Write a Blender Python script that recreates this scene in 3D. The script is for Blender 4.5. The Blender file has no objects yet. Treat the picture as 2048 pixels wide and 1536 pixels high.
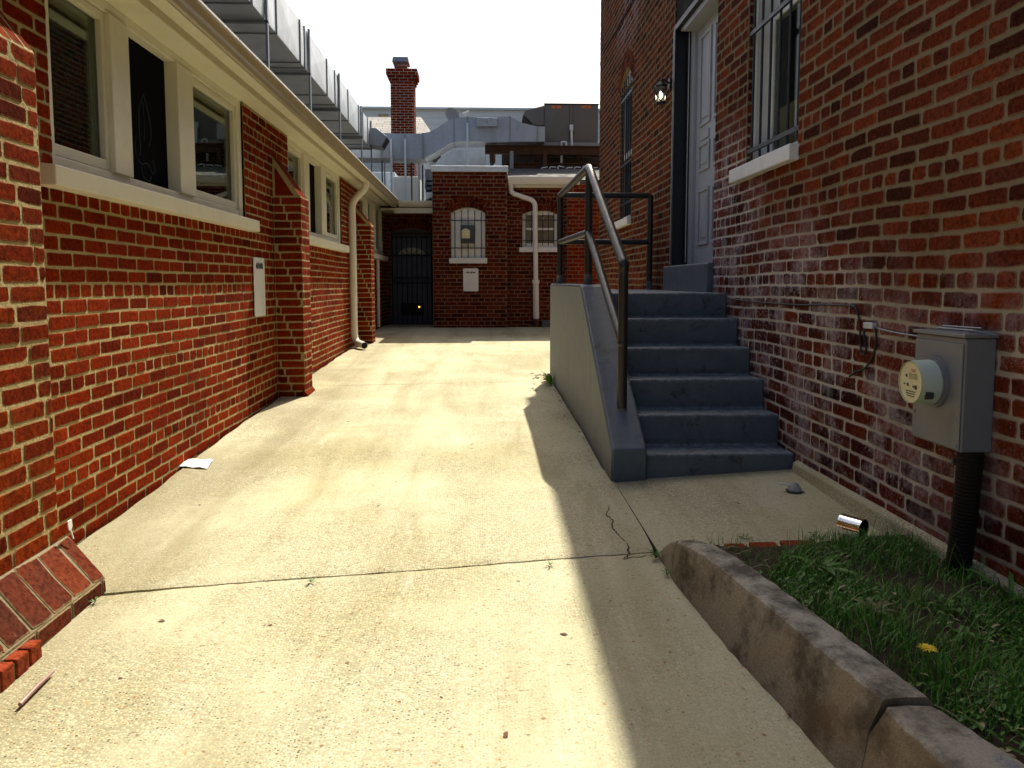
import bpy, bmesh, math, random
from mathutils import Vector, Matrix
random.seed(11)
R = math.radians
S = bpy.context.scene
COL = S.collection
LIFT = 1.25            # the scene is measured from the camera; everything is lifted by this at the end

# ------------------------------------------------------------------ calibrated view (photo pixels 2048x1536)
F = 1550.; CX = 1024.; CY = 696.; YAW = R(2.25); PIT = R(4.8)
def ray(px, py):
    a = (px-CX)/F; b = -(py-CY)/F
    x = a; y = math.cos(PIT)+b*math.sin(PIT); z = -math.sin(PIT)+b*math.cos(PIT)
    c, s = math.cos(YAW), math.sin(YAW)
    return Vector((x*c+y*s, -x*s+y*c, z))
def onX(px, py, X): d = ray(px, py); return d*(X/d.x)
def onY(px, py, Y): d = ray(px, py); return d*(Y/d.y)
def onZ(px, py, Z): d = ray(px, py); return d*(Z/d.z)

def lerp(a, b, t): return a+(b-a)*t
def interp(tab, x):
    if x <= tab[0][0]: return tab[0][1]
    for (a, va), (b, vb) in zip(tab, tab[1:]):
        if x <= b: return lerp(va, vb, (x-a)/(b-a))
    return tab[-1][1]
GT = [(-3, -1.37), (3.48, -1.143), (4.33, -1.112), (5.23, -1.056), (6.8, -1.002), (8.66, -.939), (10.65, -.881), (13.5, -.775), (16, -.80)]
def g(x, y):
    k = max(0., min(1., (8-y)/4))
    return interp(GT, y) + .02*(x+1.8)*k

# ------------------------------------------------------------------ node helpers
class NT:
    def __init__(s, name):
        s.m = bpy.data.materials.new(name); s.m.use_nodes = True
        s.t = s.m.node_tree; s.t.nodes.clear()
        s.out = s.t.nodes.new('ShaderNodeOutputMaterial')
        s.p = s.t.nodes.new('ShaderNodeBsdfPrincipled')
        s.t.links.new(s.p.outputs[0], s.out.inputs[0])
        s.tc = s.t.nodes.new('ShaderNodeTexCoord')
        s.co = s.tc.outputs['Object']
    def put(s, sock, v):
        if hasattr(v, 'is_output'): s.t.links.new(v, sock)
        elif isinstance(v, (tuple, list)) and len(v) == 3 and sock.type == 'RGBA': sock.default_value = (*v, 1)
        else: sock.default_value = v
    def n(s, typ, ins=None, out=0, **kw):
        nd = s.t.nodes.new('ShaderNode'+typ)
        for k, v in kw.items(): setattr(nd, k, v)
        for k, v in (ins or {}).items(): s.put(nd.inputs[k], v)
        return nd.outputs[out]
    def noise(s, scale, detail=4, rough=.55, co=None, dist=0, out=0):
        return s.n('TexNoise', {'Vector': co or s.co, 'Scale': scale, 'Detail': detail, 'Roughness': rough, 'Distortion': dist}, out)
    def voro(s, scale, out=0, co=None, feature='F1', rnd=1.):
        return s.n('TexVoronoi', {'Vector': co or s.co, 'Scale': scale, 'Randomness': rnd}, out, feature=feature)
    def math(s, op, a, b=0., c=0., clamp=False):
        nd = s.t.nodes.new('ShaderNodeMath'); nd.operation = op; nd.use_clamp = clamp
        s.put(nd.inputs[0], a); s.put(nd.inputs[1], b); s.put(nd.inputs[2], c)
        return nd.outputs[0]
    def rng(s, v, a, b, c=0., d=1., smooth=False):
        nd = s.t.nodes.new('ShaderNodeMapRange'); nd.clamp = True
        if smooth: nd.interpolation_type = 'SMOOTHSTEP'
        for i, q in enumerate((v, a, b, c, d)): s.put(nd.inputs[i], q)
        return nd.outputs[0]
    def mix(s, f, a, b, mode='MIX'):
        nd = s.t.nodes.new('ShaderNodeMix'); nd.data_type = 'RGBA'; nd.blend_type = mode
        s.put(nd.inputs[0], f); s.put(nd.inputs[6], a); s.put(nd.inputs[7], b)
        return nd.outputs[2]
    def ramp(s, f, stops, const=False):
        nd = s.t.nodes.new('ShaderNodeValToRGB'); cr = nd.color_ramp
        if const: cr.interpolation = 'CONSTANT'
        while len(cr.elements) < len(stops): cr.elements.new(.5)
        for e, (p, c) in zip(cr.elements, stops): e.position = p; e.color = (*c, 1)
        s.put(nd.inputs[0], f); return nd.outputs[0]
    def vscale(s, v):
        return s.n('Mapping', {'Vector': s.co, 'Scale': v})
    def sep(s, i): 
        nd = s.t.nodes.new('ShaderNodeSeparateXYZ'); s.put(nd.inputs[0], s.co); return nd.outputs[i]
    def bump(s, h, dist, strength=1., prev=None):
        nd = s.t.nodes.new('ShaderNodeBump'); s.put(nd.inputs['Height'], h)
        nd.inputs['Distance'].default_value = dist; nd.inputs['Strength'].default_value = strength
        if prev is not None: s.put(nd.inputs['Normal'], prev)
        return nd.outputs[0]
    def set(s, **kw):
        names = {'col': 'Base Color', 'rough': 'Roughness', 'metal': 'Metallic', 'nor': 'Normal', 'spec': 'Specular IOR Level',
                 'emit': 'Emission Color', 'estr': 'Emission Strength', 'sub': 'Subsurface Weight'}
        for k, v in kw.items(): s.put(s.p.inputs[names[k]], v)
        return s.m

def mat_brick(name, stops, smear_col, smear=.35, eff=None, dark=.75, bumpd=.004, soot=.45):
    """fired brick: one tone per brick, pits, mortar smears on the edges, optional lime bloom in places"""
    t = NT(name)
    isl = t.n('NewGeometry', out='Random Per Island')
    c = t.ramp(isl, stops)
    fine = t.noise(55, 5, .65); mid = t.noise(9, 3)
    c = t.mix(t.rng(fine, .42, .62, 0, .8), c, t.mix(1., c, (.42, .36, .36), 'MULTIPLY'))
    c = t.mix(t.rng(mid, .44, .62, 0, .6), c, t.mix(1., c, (1.3, 1.05, .85), 'MULTIPLY'))
    c = t.mix(t.rng(t.noise(1.5, 7, .72), .50, .66, 0, soot), c, t.mix(1., c, (.34, .34, .38), 'MULTIPLY'))
    c = t.mix(t.rng(t.noise(95, 3, .8), .64, .72, 0, .22), c, smear_col)
    spot = t.voro(70); pit = t.rng(spot, .22, .08)
    pit = t.math('MULTIPLY', pit, t.rng(t.noise(9, 3), .46, .58))
    c = t.mix(t.math('MULTIPLY', pit, dark), c, (.025, .014, .012))
    e = t.n('Attribute', out='Fac', attribute_name='edge')
    sm = t.math('ADD', e, t.math('MULTIPLY', t.noise(40, 4), .9))
    sm = t.rng(sm, 1.0, 1.35, 0, smear)
    sm2 = t.rng(t.noise(14, 6, .7), .64, .80, 0, smear*.45)
    c = t.mix(t.math('MAXIMUM', sm, sm2), c, smear_col)
    if eff:                                   # lime bloom / old whitewash: (y centre, z centre, y radius, z radius, colour)
        tot = None
        for (yc, zc, ry, rz, k) in eff:
            dy = t.math('DIVIDE', t.math('SUBTRACT', t.sep(1), yc-6.), ry)
            dz = t.math('DIVIDE', t.math('SUBTRACT', t.sep(2), zc+1.1), rz)
            d = t.math('SQRT', t.math('ADD', t.math('MULTIPLY', dy, dy), t.math('MULTIPLY', dz, dz)))
            w = t.math('MULTIPLY', t.rng(d, 1.25, .35, 0, 1, True), k)
            tot = w if tot is None else t.math('MAXIMUM', tot, w)
        c = t.mix(t.math('MULTIPLY', tot, t.rng(t.noise(4., 5, .7), .40, .56, .15, .85)), c, t.mix(1., c, (.78, .80, 1.5), 'MULTIPLY'))
        pat = t.math('MULTIPLY', t.rng(t.noise(3.4, 6, .7), .47, .60), t.rng(t.noise(30, 6, .75), .32, .60))
        c = t.mix(t.math('MULTIPLY', t.math('MULTIPLY', pat, tot), .85), c, (.46, .40, .42))
        flk = t.rng(t.noise(70, 4, .75), .55, .66)
        c = t.mix(t.math('MULTIPLY', t.math('MULTIPLY', t.math('MULTIPLY', flk, t.rng(t.noise(5., 4), .46, .60)), tot), .85), c, (.55, .52, .54))
    h = t.math('SUBTRACT', t.math('ADD', t.math('MULTIPLY', fine, .6), t.math('MULTIPLY', t.noise(22, 3), .8)), t.math('MULTIPLY', pit, .6))
    return t.set(col=c, rough=.95, spec=.02, nor=t.bump(h, bumpd, .9))
EFF = [(4.5, -.35, 1.5, .75, 1.), (5.4, .3, .75, .8, 1.), (3.7, -.7, 1.4, .5, .9), (2.9, -.5, 2.4, .55, .6), (9.2, 3.1, .9, .4, .5)]
def mat_mortar(name, col, dirt=(.12, .10, .06), k=.6, bumpd=.004, eff=None):
    t = NT(name)
    a = t.noise(26, 6, .7); b = t.noise(1.6, 5, .6)
    c = t.mix(t.rng(a, .35, .7, 0, .45), col, tuple(x*.62 for x in col))
    c = t.mix(t.rng(b, .5, .72, 0, k), c, dirt)
    if eff:
        tot = None
        for (yc, zc, ry, rz, kk) in eff:
            dy = t.math('DIVIDE', t.math('SUBTRACT', t.sep(1), yc-6.), ry)
            dz = t.math('DIVIDE', t.math('SUBTRACT', t.sep(2), zc+1.1), rz)
            d = t.math('SQRT', t.math('ADD', t.math('MULTIPLY', dy, dy), t.math('MULTIPLY', dz, dz)))
            w = t.math('MULTIPLY', t.rng(d, 1.2, .5, 0, 1, True), kk)
            tot = w if tot is None else t.math('MAXIMUM', tot, w)
        c = t.mix(t.math('MULTIPLY', tot, t.rng(t.noise(3., 5), .3, .55, .5, 1.)), c, (.58, .53, .46))
    h = t.math('ADD', t.noise(70, 4, .7), t.math('MULTIPLY', t.noise(18, 3), 1.5))
    return t.set(col=c, rough=.95, spec=.15, nor=t.bump(h, bumpd, 1.))
def mat_paint(name, col, rough=.5, var=.25, scale=8, dirt=None, dk=.5, bumpd=.0012, spec=.4, metal=0., streak=False):
    t = NT(name)
    co = t.vscale((9, 9, 1.2)) if streak else t.co
    a = t.noise(scale, 6, .65, co=co)
    c = t.mix(t.rng(a, .3, .75, 0, var), col, tuple(x*.5 for x in col))
    if dirt: c = t.mix(t.rng(t.noise(scale*.45, 7, .7, co=co), .52, .72, 0, dk), c, dirt)
    return t.set(col=c, rough=t.rng(a, .3, .7, rough*.85, min(1, rough*1.2)), metal=metal, spec=spec, nor=t.bump(t.noise(scale*9, 4), bumpd, .6))
def mat_plain(name, col, rough=.5, metal=0., **kw):
    t = NT(name); return t.set(col=col, rough=rough, metal=metal, **kw)

M = {}
BL = [(0.0, (0.0949, 0.0106, 0.0024)), (0.06, (0.1424, 0.0146, 0.0028)), (0.3, (0.1898, 0.0192, 0.0029)), (0.6, (0.2254, 0.0231, 0.0035)), (0.88, (0.261, 0.0312, 0.0043)), (1.0, (0.1819, 0.0212, 0.0043))]
M['brick_l'] = mat_brick('red_pressed_brick', BL, (.36, .26, .12), .20)
M['mortar_l'] = mat_mortar('sandy_mortar', (.43, .335, .155))
BN = [(0.0, (0.0854, 0.0122, 0.0034)), (0.12, (0.1424, 0.0183, 0.0041)), (0.4, (0.1851, 0.0232, 0.0041)), (0.7, (0.2277, 0.0342, 0.0049)), (0.9, (0.1779, 0.0245, 0.006)), (1.0, (0.1139, 0.0214, 0.0076))]
M['brick_near'] = mat_brick('worn_pier_brick', BN, (.38, .29, .14), .38)
BR = [(0.0, (0.0416, 0.015, 0.0086)), (0.08, (0.0749, 0.0196, 0.0105)), (0.3, (0.1206, 0.0271, 0.0123)), (0.5, (0.158, 0.0347, 0.0136)), (0.75, (0.1954, 0.0452, 0.0155)), (0.9, (0.1455, 0.0361, 0.0173)), (1.0, (0.0914, 0.0271, 0.0173))]
M['brick_r'] = mat_brick('old_hand_made_brick', BR, (.36, .29, .2), .42,
    eff=EFF, bumpd=.005, soot=.75)
M['mortar_r'] = mat_mortar('grey_tan_mortar', (.235, .185, .105), eff=EFF)
BF = [(0.0, (0.0425, 0.0076, 0.0051)), (0.2, (0.085, 0.0136, 0.0076)), (0.5, (0.119, 0.0204, 0.0085)), (0.8, (0.153, 0.0289, 0.0102)), (1.0, (0.0765, 0.017, 0.0119))]
M['brick_f'] = mat_brick('dark_red_brick', BF, (.30, .22, .15), .3)
M['mortar_f'] = mat_mortar('brown_mortar', (.20, .12, .075), (.05, .035, .025), .7)
M['mortar_c'] = mat_mortar('white_stained_mortar', (.5, .42, .36))
M['brick_foot'] = mat_brick('dark_weathered_foot_brick', [(0, (.07, .022, .014)), (.4, (.13, .034, .018)), (.75, (.19, .045, .02)), (1, (.11, .03, .02))], (.36, .29, .16), .6, soot=.6)
M['paving'] = mat_brick('orange_paving_brick', [(0, (.20, .04, .018)), (.5, (.29, .062, .027)), (1, (.35, .085, .036))], (.4, .33, .25), .35)
M['cream'] = mat_paint('cream_paint', (.78, .74, .58), .45, .12, 5, (.40, .33, .19), .25, .0006)
M['white'] = mat_paint('white_paint', (.80, .80, .76), .45, .12, 6, (.42, .38, .28), .3, .0008)
M['sillw'] = mat_paint('thick_white_paint', (.80, .81, .80), .55, .2, 14, (.35, .33, .3), .3, .006)
M['gutter'] = mat_paint('dull_bronze_enamel', (.40, .31, .17), .34, .3, 3, (.22, .19, .15), .6, .0006, .5)
M['soffit_gap'] = mat_paint('shaded_soffit_board', (.42, .36, .23), .7, .2, 6)  # shade of the recess put into a darker board colour
M['spout'] = mat_paint('off_white_downspout', (.78, .72, .60), .42, .1, 6, (.36, .26, .16), .3, .0006, streak=True)
M['spout_w'] = mat_paint('white_downspout', (.80, .76, .72), .42, .1, 6, (.30, .20, .14), .25, .0006, streak=True)
M['black'] = mat_paint('black_pipe_enamel', (.013, .012, .012), .42, .2, 20, (.06, .035, .02), .25, .0014, .55)
M['iron'] = mat_paint('black_wrought_iron', (.016, .017, .024), .45, .2, 20)
M['bluepaint'] = None
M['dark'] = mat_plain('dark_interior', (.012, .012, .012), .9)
M['door_b'] = mat_paint('pale_blue_grey_door', (.38, .395, .43), .45, .2, 6, (.2, .2, .22), .35, .0006)
M['transom'] = mat_paint('dark_brown_panel', (.020, .017, .017), .9, .2, 5, spec=.08)
M['door_d'] = mat_paint('navy_security_door', (.045, .055, .085), .5, .3, 8)
M['greybox'] = mat_paint('grey_meter_enamel', (.20, .205, .215), .38, .15, 6, (.12, .105, .085), .35, .0006, .5)
M['meter'] = mat_paint('pale_green_meter_case', (.52, .60, .52), .35, .1, 9)
M['meterface'] = mat_paint('cream_meter_face', (.70, .66, .40), .3, .1, 12)
M['lcd'] = mat_plain('meter_display', (.30, .28, .12), .25)
M['ink'] = mat_plain('faded_ink', (.045, .045, .045), .7)
M['redink'] = mat_plain('red_ink', (.5, .05, .04), .7)
M['conduit'] = mat_paint('black_corrugated_pipe', (.016, .011, .008), .7, .3, 10, (.06, .03, .018), .4, spec=.2)
M['rubber'] = mat_plain('black_cable', (.012, .011, .011), .5)
M['wire'] = mat_plain('grey_wire', (.25, .25, .26), .45, .6)
M['chrome'] = mat_plain('shiny_tin', (.86, .86, .86), .08, 1.)
M['tin_in'] = mat_plain('tin_inside', (.05, .05, .05), .4, .5)
M['paper'] = mat_paint('white_paper', (.85, .84, .84), .7, .05)
M['pink'] = mat_paint('pink_plastic', (.30, .165, .14), .5, .2)
M['sign'] = mat_paint('white_enamel_sign', (.80, .80, .80), .35, .08, 5, (.5, .45, .38), .2, .0003)
M['rtu'] = mat_paint('grey_brown_unit_steel', (.145, .135, .125), .5, .2, 4, (.09, .08, .07), .3)
M['darkbox'] = mat_paint('charcoal_box_enamel', (.055, .058, .07), .5, .2, 6)
M['rtulight'] = mat_paint('grey_unit_base', (.34, .34, .34), .5, .2, 4)
M['orange'] = mat_plain('orange_label', (.55, .16, .03), .5)
M['pvc'] = mat_plain('white_pvc', (.82, .81, .78), .35)
M['rust'] = mat_paint('rusty_steel_beam', (.085, .036, .017), .8, .5, 7, (.022, .014, .010), .7, .002)
M['roofdark'] = mat_paint('dark_roofing', (.06, .058, .056), .85, .3, 6)
M['flue'] = mat_paint('terracotta_flue', (.30, .085, .05), .75, .2, 9)
M['soil'] = None
M['bulb'] = mat_plain('lit_bulb', (1, .95, .8), .3, emit=(1., .95, .72, 1), estr=2.)
M['amber'] = mat_plain('amber_lamp_glow', (1, .4, .05), .3, emit=(1., .42, .06, 1), estr=4.)
M['tan'] = mat_paint('tan_cardboard', (.48, .36, .20), .8, .2, 4)
M['blind'] = mat_paint('olive_blind_slat', (.42, .43, .34), .55, .15, 4)
M['screen'] = mat_plain('black_screen', (.008, .008, .010), 1., spec=.02)
M['chalk'] = mat_plain('teal_chalk', (.028, .055, .06), .9)
M['curtain'] = mat_paint('beige_curtain', (.42, .38, .28), .85, .3, 20)
M['leaf'] = mat_paint('leaf_green', (.10, .24, .02), .45, .3, 20)
M['yellow'] = mat_plain('dandelion_yellow', (.85, .62, .02), .6)
M['clover'] = mat_plain('white_blossom', (.7, .7, .6), .7)
M['deadleaf'] = mat_paint('brown_dead_leaf', (.16, .07, .035), .8, .4, 30)
M['bark'] = mat_paint('bark', (.10, .075, .05), .9, .4, 10)

def glass(name, tint, fmul=1.):
    t = NT(name); t.t.nodes.remove(t.p)
    fr = t.n('Fresnel', {'IOR': 1.5})
    fr = t.math('MULTIPLY', fr, fmul, clamp=True)
    tr = t.n('BsdfTransparent', {'Color': (*tint, 1)}); gl = t.n('BsdfGlossy', {'Color': (1, 1, 1, 1), 'Roughness': .0})
    nd = t.t.nodes.new('ShaderNodeMixShader'); t.put(nd.inputs[0], fr); t.put(nd.inputs[1], tr); t.put(nd.inputs[2], gl)
    t.t.links.new(nd.outputs[0], t.out.inputs[0]); return t.m
M['glass'] = glass('window_glass', (.62, .70, .62), .75)
M['glass_c'] = glass('thin_clear_glass', (.7, .73, .7), .12)
M['glass_w'] = glass('clear_rear_glass', (.9, .9, .88), .35)
M['glass_l'] = glass('lamp_glass', (.9, .92, .8))

def mk_galv(name, base=(.70, .74, .78), rough=.42, stain=.35):
    t = NT(name)
    sp = t.voro(26, out='Color'); st = t.noise(2.2, 6, .7, co=t.vscale((1.4, 1.4, .35)))
    c = t.mix(.05, base, sp, 'OVERLAY')
    c = t.mix(t.rng(st, .42, .75, 0, stain), c, tuple(x*.55 for x in base))
    c = t.mix(t.rng(t.noise(3.1, 7, .75), .62, .8, 0, .6), c, (.78, .78, .74))
    return t.set(col=c, rough=t.rng(st, .3, .7, rough*.8, rough*1.35), metal=.5, nor=t.bump(t.noise(1.6, 3), .02, .35))
M['galv'] = mk_galv('galvanized_sheet')
M['galv_m'] = mk_galv('dull_galvanized', (.40, .44, .50), .5, .4)
M['galv_d'] = mk_galv('weathered_galvanized', (.30, .32, .35), .5, .5)

def mk_concrete():
    t = NT('exposed_aggregate_concrete')
    peb = t.voro(95, out='Color'); pd = t.voro(95); peb2 = t.voro(38, out='Color'); pd2 = t.voro(38)
    r1 = t.n('SeparateColor', {'Color': peb}, 0); r2 = t.n('SeparateColor', {'Color': peb2}, 1)
    sand = t.noise(160, 4, .7)
    base = t.mix(t.rng(sand, .3, .7), (.42, .395, .26), (.60, .57, .395))
    stone = t.ramp(r1, [(0, (.10, .08, .05)), (.22, (.30, .23, .12)), (.5, (.48, .42, .26)), (.8, (.66, .60, .42)), (1, (.38, .23, .10))])
    wear = t.rng(t.noise(1.1, 5, .6), .36, .58)               # where the top cement has worn off
    m = t.math('MULTIPLY', t.rng(pd, .46, .30), t.rng(wear, 0, 1, .3, .95))
    c = t.mix(m, base, stone)
    c = t.mix(t.math('MULTIPLY', t.rng(pd, .48, .62), t.rng(wear, 0, 1, .08, .5)), c, (.20, .17, .10))
    big = t.math('MULTIPLY', t.rng(pd2, .30, .2), t.rng(r2, .68, .70))
    c = t.mix(t.math('MULTIPLY', big, .75), c, t.ramp(r1, [(0, (.22, .11, .06)), (.5, (.5, .36, .16)), (1, (.62, .58, .48))]))
    # broad stains: tyre tracks along the drive and dirty washes
    ay = t.vscale((2.1, .33, 1)); st = t.noise(1.6, 6, .62, co=ay, dist=.5)
    c = t.mix(t.rng(st, .47, .66, 0, .62), c, t.mix(1., c, (.66, .63, .52), 'MULTIPLY'))
    lg = t.noise(.75, 5, .6)
    c = t.mix(t.rng(lg, .48, .64, 0, .6), c, t.mix(1., c, (.82, .77, .60), 'MULTIPLY'))
    sp = t.rng(t.noise(30, 4, .7, co=t.vscale((1, 2.2, 1))), .655, .72)
    c = t.mix(t.math('MULTIPLY', sp, .6), c, (.10, .08, .05))
    pt = t.math('MULTIPLY', t.rng(t.voro(13), .10, .05), t.rng(t.noise(2.), .5, .6))
    c = t.mix(t.math('MULTIPLY', pt, .5), c, (.12, .10, .07))
    pale = t.math('MULTIPLY', t.rng(t.noise(1.2, 5, .7, co=t.vscale((3.2, .5, 1))), .62, .72), t.rng(t.noise(20, 4), .35, .6))
    c = t.mix(t.math('MULTIPLY', pale, .5), c, (.68, .65, .54))
    # grime along the brick wall foot
    gx = t.rng(t.math('ADD', t.sep(0), t.math('MULTIPLY', t.noise(2.4, 4), .35)), -1.25, -.85, .42, 0)
    gx = t.math('MULTIPLY', gx, t.rng(t.noise(1.3, 4, co=t.vscale((1, .8, 1))), .4, .6))
    c = t.mix(gx, c, (.16, .13, .07))
    h = t.math('ADD', t.math('MULTIPLY', t.math('MULTIPLY', t.rng(pd, .5, .1), wear), .9), t.math('MULTIPLY', sand, .55))
    h = t.math('SUBTRACT', h, t.math('ADD', sp, t.math('MULTIPLY', pt, .8)))
    return t.set(col=c, rough=.9, spec=.2, nor=t.bump(h, .0020, 1., t.bump(t.noise(4, 5), .010, .5)))
M['concrete'] = mk_concrete()
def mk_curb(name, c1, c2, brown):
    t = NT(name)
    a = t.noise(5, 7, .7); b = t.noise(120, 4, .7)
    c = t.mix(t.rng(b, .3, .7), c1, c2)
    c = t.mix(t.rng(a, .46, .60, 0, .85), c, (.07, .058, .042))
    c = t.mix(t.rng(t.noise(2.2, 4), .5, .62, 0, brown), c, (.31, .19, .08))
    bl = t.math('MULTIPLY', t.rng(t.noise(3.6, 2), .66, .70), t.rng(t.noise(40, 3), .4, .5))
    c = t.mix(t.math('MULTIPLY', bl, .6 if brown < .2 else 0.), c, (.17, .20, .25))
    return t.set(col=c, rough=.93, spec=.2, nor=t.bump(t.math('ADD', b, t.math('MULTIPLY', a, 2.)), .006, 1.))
M['curb'] = mk_curb('shaded_stained_kerb_face', (.215, .185, .13), (.35, .305, .225), .35)  # darker base paints shade onto the face; the brown blotches are stains
M['curbtop'] = mk_curb('skylit_grey_kerb_top', (.34, .315, .26), (.52, .485, .40), .1)  # paler base paints sky light onto the top surface
def mk_step(name, c1, c2, rough, scuff=True, streak=0., nose=False):
    t = NT(name)
    a = t.noise(7, 6, .65)
    c = t.mix(t.rng(a, .35, .7), c1, c2)
    if scuff:
        s = t.math('MULTIPLY', t.rng(t.noise(8, 6, .8, dist=.6), .54, .64), t.rng(t.noise(2.6, 2), .46, .56))
        c = t.mix(t.math('MULTIPLY', s, .8), c, (.022, .02, .018))
        w = t.rng(t.noise(45, 5, .75), .64, .72)
        c = t.mix(t.math('MULTIPLY', w, .5), c, (.30, .31, .31))
    if nose:                                  # worn nosings and treads
        f = t.math('FRACT', t.math('ADD', t.math('DIVIDE', t.math('SUBTRACT', t.sep(2), .168), .1724), 10.5))
        w = t.math('MULTIPLY', t.rng(t.math('ABSOLUTE', t.math('SUBTRACT', f, .5)), .10, .02), t.rng(t.noise(24, 6, .8), .44, .62))
        c = t.mix(t.math('MULTIPLY', w, .6), c, (.30, .34, .37))
        dr = t.math('MULTIPLY', t.rng(t.math('ABSOLUTE', t.math('SUBTRACT', f, .62)), .14, .02), t.rng(t.noise(7, 5, .7), .46, .6))
        c = t.mix(t.math('MULTIPLY', dr, .6), c, (.035, .033, .03))
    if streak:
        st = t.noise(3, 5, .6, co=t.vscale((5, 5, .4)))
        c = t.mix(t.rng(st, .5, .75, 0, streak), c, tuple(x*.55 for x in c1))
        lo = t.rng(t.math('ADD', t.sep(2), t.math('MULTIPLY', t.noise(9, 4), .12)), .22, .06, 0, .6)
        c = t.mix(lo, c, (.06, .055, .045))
    h = t.math('ADD', t.noise(35, 5, .6), t.math('MULTIPLY', t.noise(90, 4), .5))
    return t.set(col=c, rough=rough, spec=.45, nor=t.bump(h, .004, .8))
M['step'] = mk_step('blue_grey_floor_paint', (.070, .094, .120), (.098, .128, .158), .5)
M['tread'] = mk_step('worn_step_paint', (.072, .092, .115), (.104, .130, .157), .55, nose=True)
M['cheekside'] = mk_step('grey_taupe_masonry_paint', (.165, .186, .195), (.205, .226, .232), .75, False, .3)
def mk_soil():
    t = NT('garden_soil')
    a = t.noise(30, 7, .7)
    c = t.mix(a, (.025, .018, .011), (.12, .09, .06))
    c = t.mix(t.rng(t.voro(60), .1, .05, 0, .5), c, (.22, .18, .13))
    return t.set(col=c, rough=1., spec=.1, nor=t.bump(a, .02, 1.))
M['soil'] = mk_soil()
def mk_grass(name, a, b):
    t = NT(name)
    isl = t.n('NewGeometry', out='Random Per Island')
    c = t.mix(isl, a, b)
    c = t.mix(t.rng(isl, .93, .95), c, (.30, .26, .12))
    return t.set(col=c, rough=.5, spec=.35)
M['grass'] = mk_grass('grass_blades', (.035, .135, .008), (.115, .31, .022))
M['weed'] = mk_grass('weed_leaves', (.04, .12, .015), (.12, .26, .03))
M['weed2'] = mk_grass('low_weed_leaves', (.035, .11, .012), (.09, .22, .03))
M['straw'] = mat_plain('dry_straw', (.24, .19, .10), .8)
M['weeddull'] = mk_grass('dull_weed_leaves', (.07, .08, .02), (.14, .12, .04))
M['treeleaf'] = mk_grass('tree_leaves', (.035, .085, .02), (.075, .14, .03))
def mk_siding(name, col, per, axis=2, line=.45):
    t = NT(name)
    z = t.math('FRACT', t.math('DIVIDE', t.sep(axis), per))
    ln = t.rng(z, 0, .14, 1, 0)
    c = t.mix(t.math('MULTIPLY', ln, line), col, tuple(x*.4 for x in col))
    c = t.mix(t.rng(t.noise(1.2, 6, .7, co=t.vscale((.4, .4, 2))), .45, .75, 0, .4), c, tuple(x*.6 for x in col))
    return t.set(col=c, rough=.7, nor=t.bump(z, .02, .5))
M['siding'] = mk_siding('pale_grey_siding', (.72, .76, .78), .24)
def mk_shingle():
    t = NT('pale_grey_shingle')
    b = t.n('TexBrick', {'Vector': t.n('Mapping', {'Vector': t.co, 'Rotation': (R(90), 0, 0)}), 'Color1': (.30, .28, .25, 1), 'Color2': (.42, .39, .35, 1), 'Mortar': (.12, .11, .10, 1),
                         'Scale': 1., 'Mortar Size': .012, 'Brick Width': .42, 'Row Height': .10}, 0)
    c = t.mix(t.rng(t.noise(3, 5), .4, .7, 0, .4), b, (.2, .19, .17))
    return t.set(col=c, rough=.9)
M['shingle'] = mk_shingle()

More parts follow.
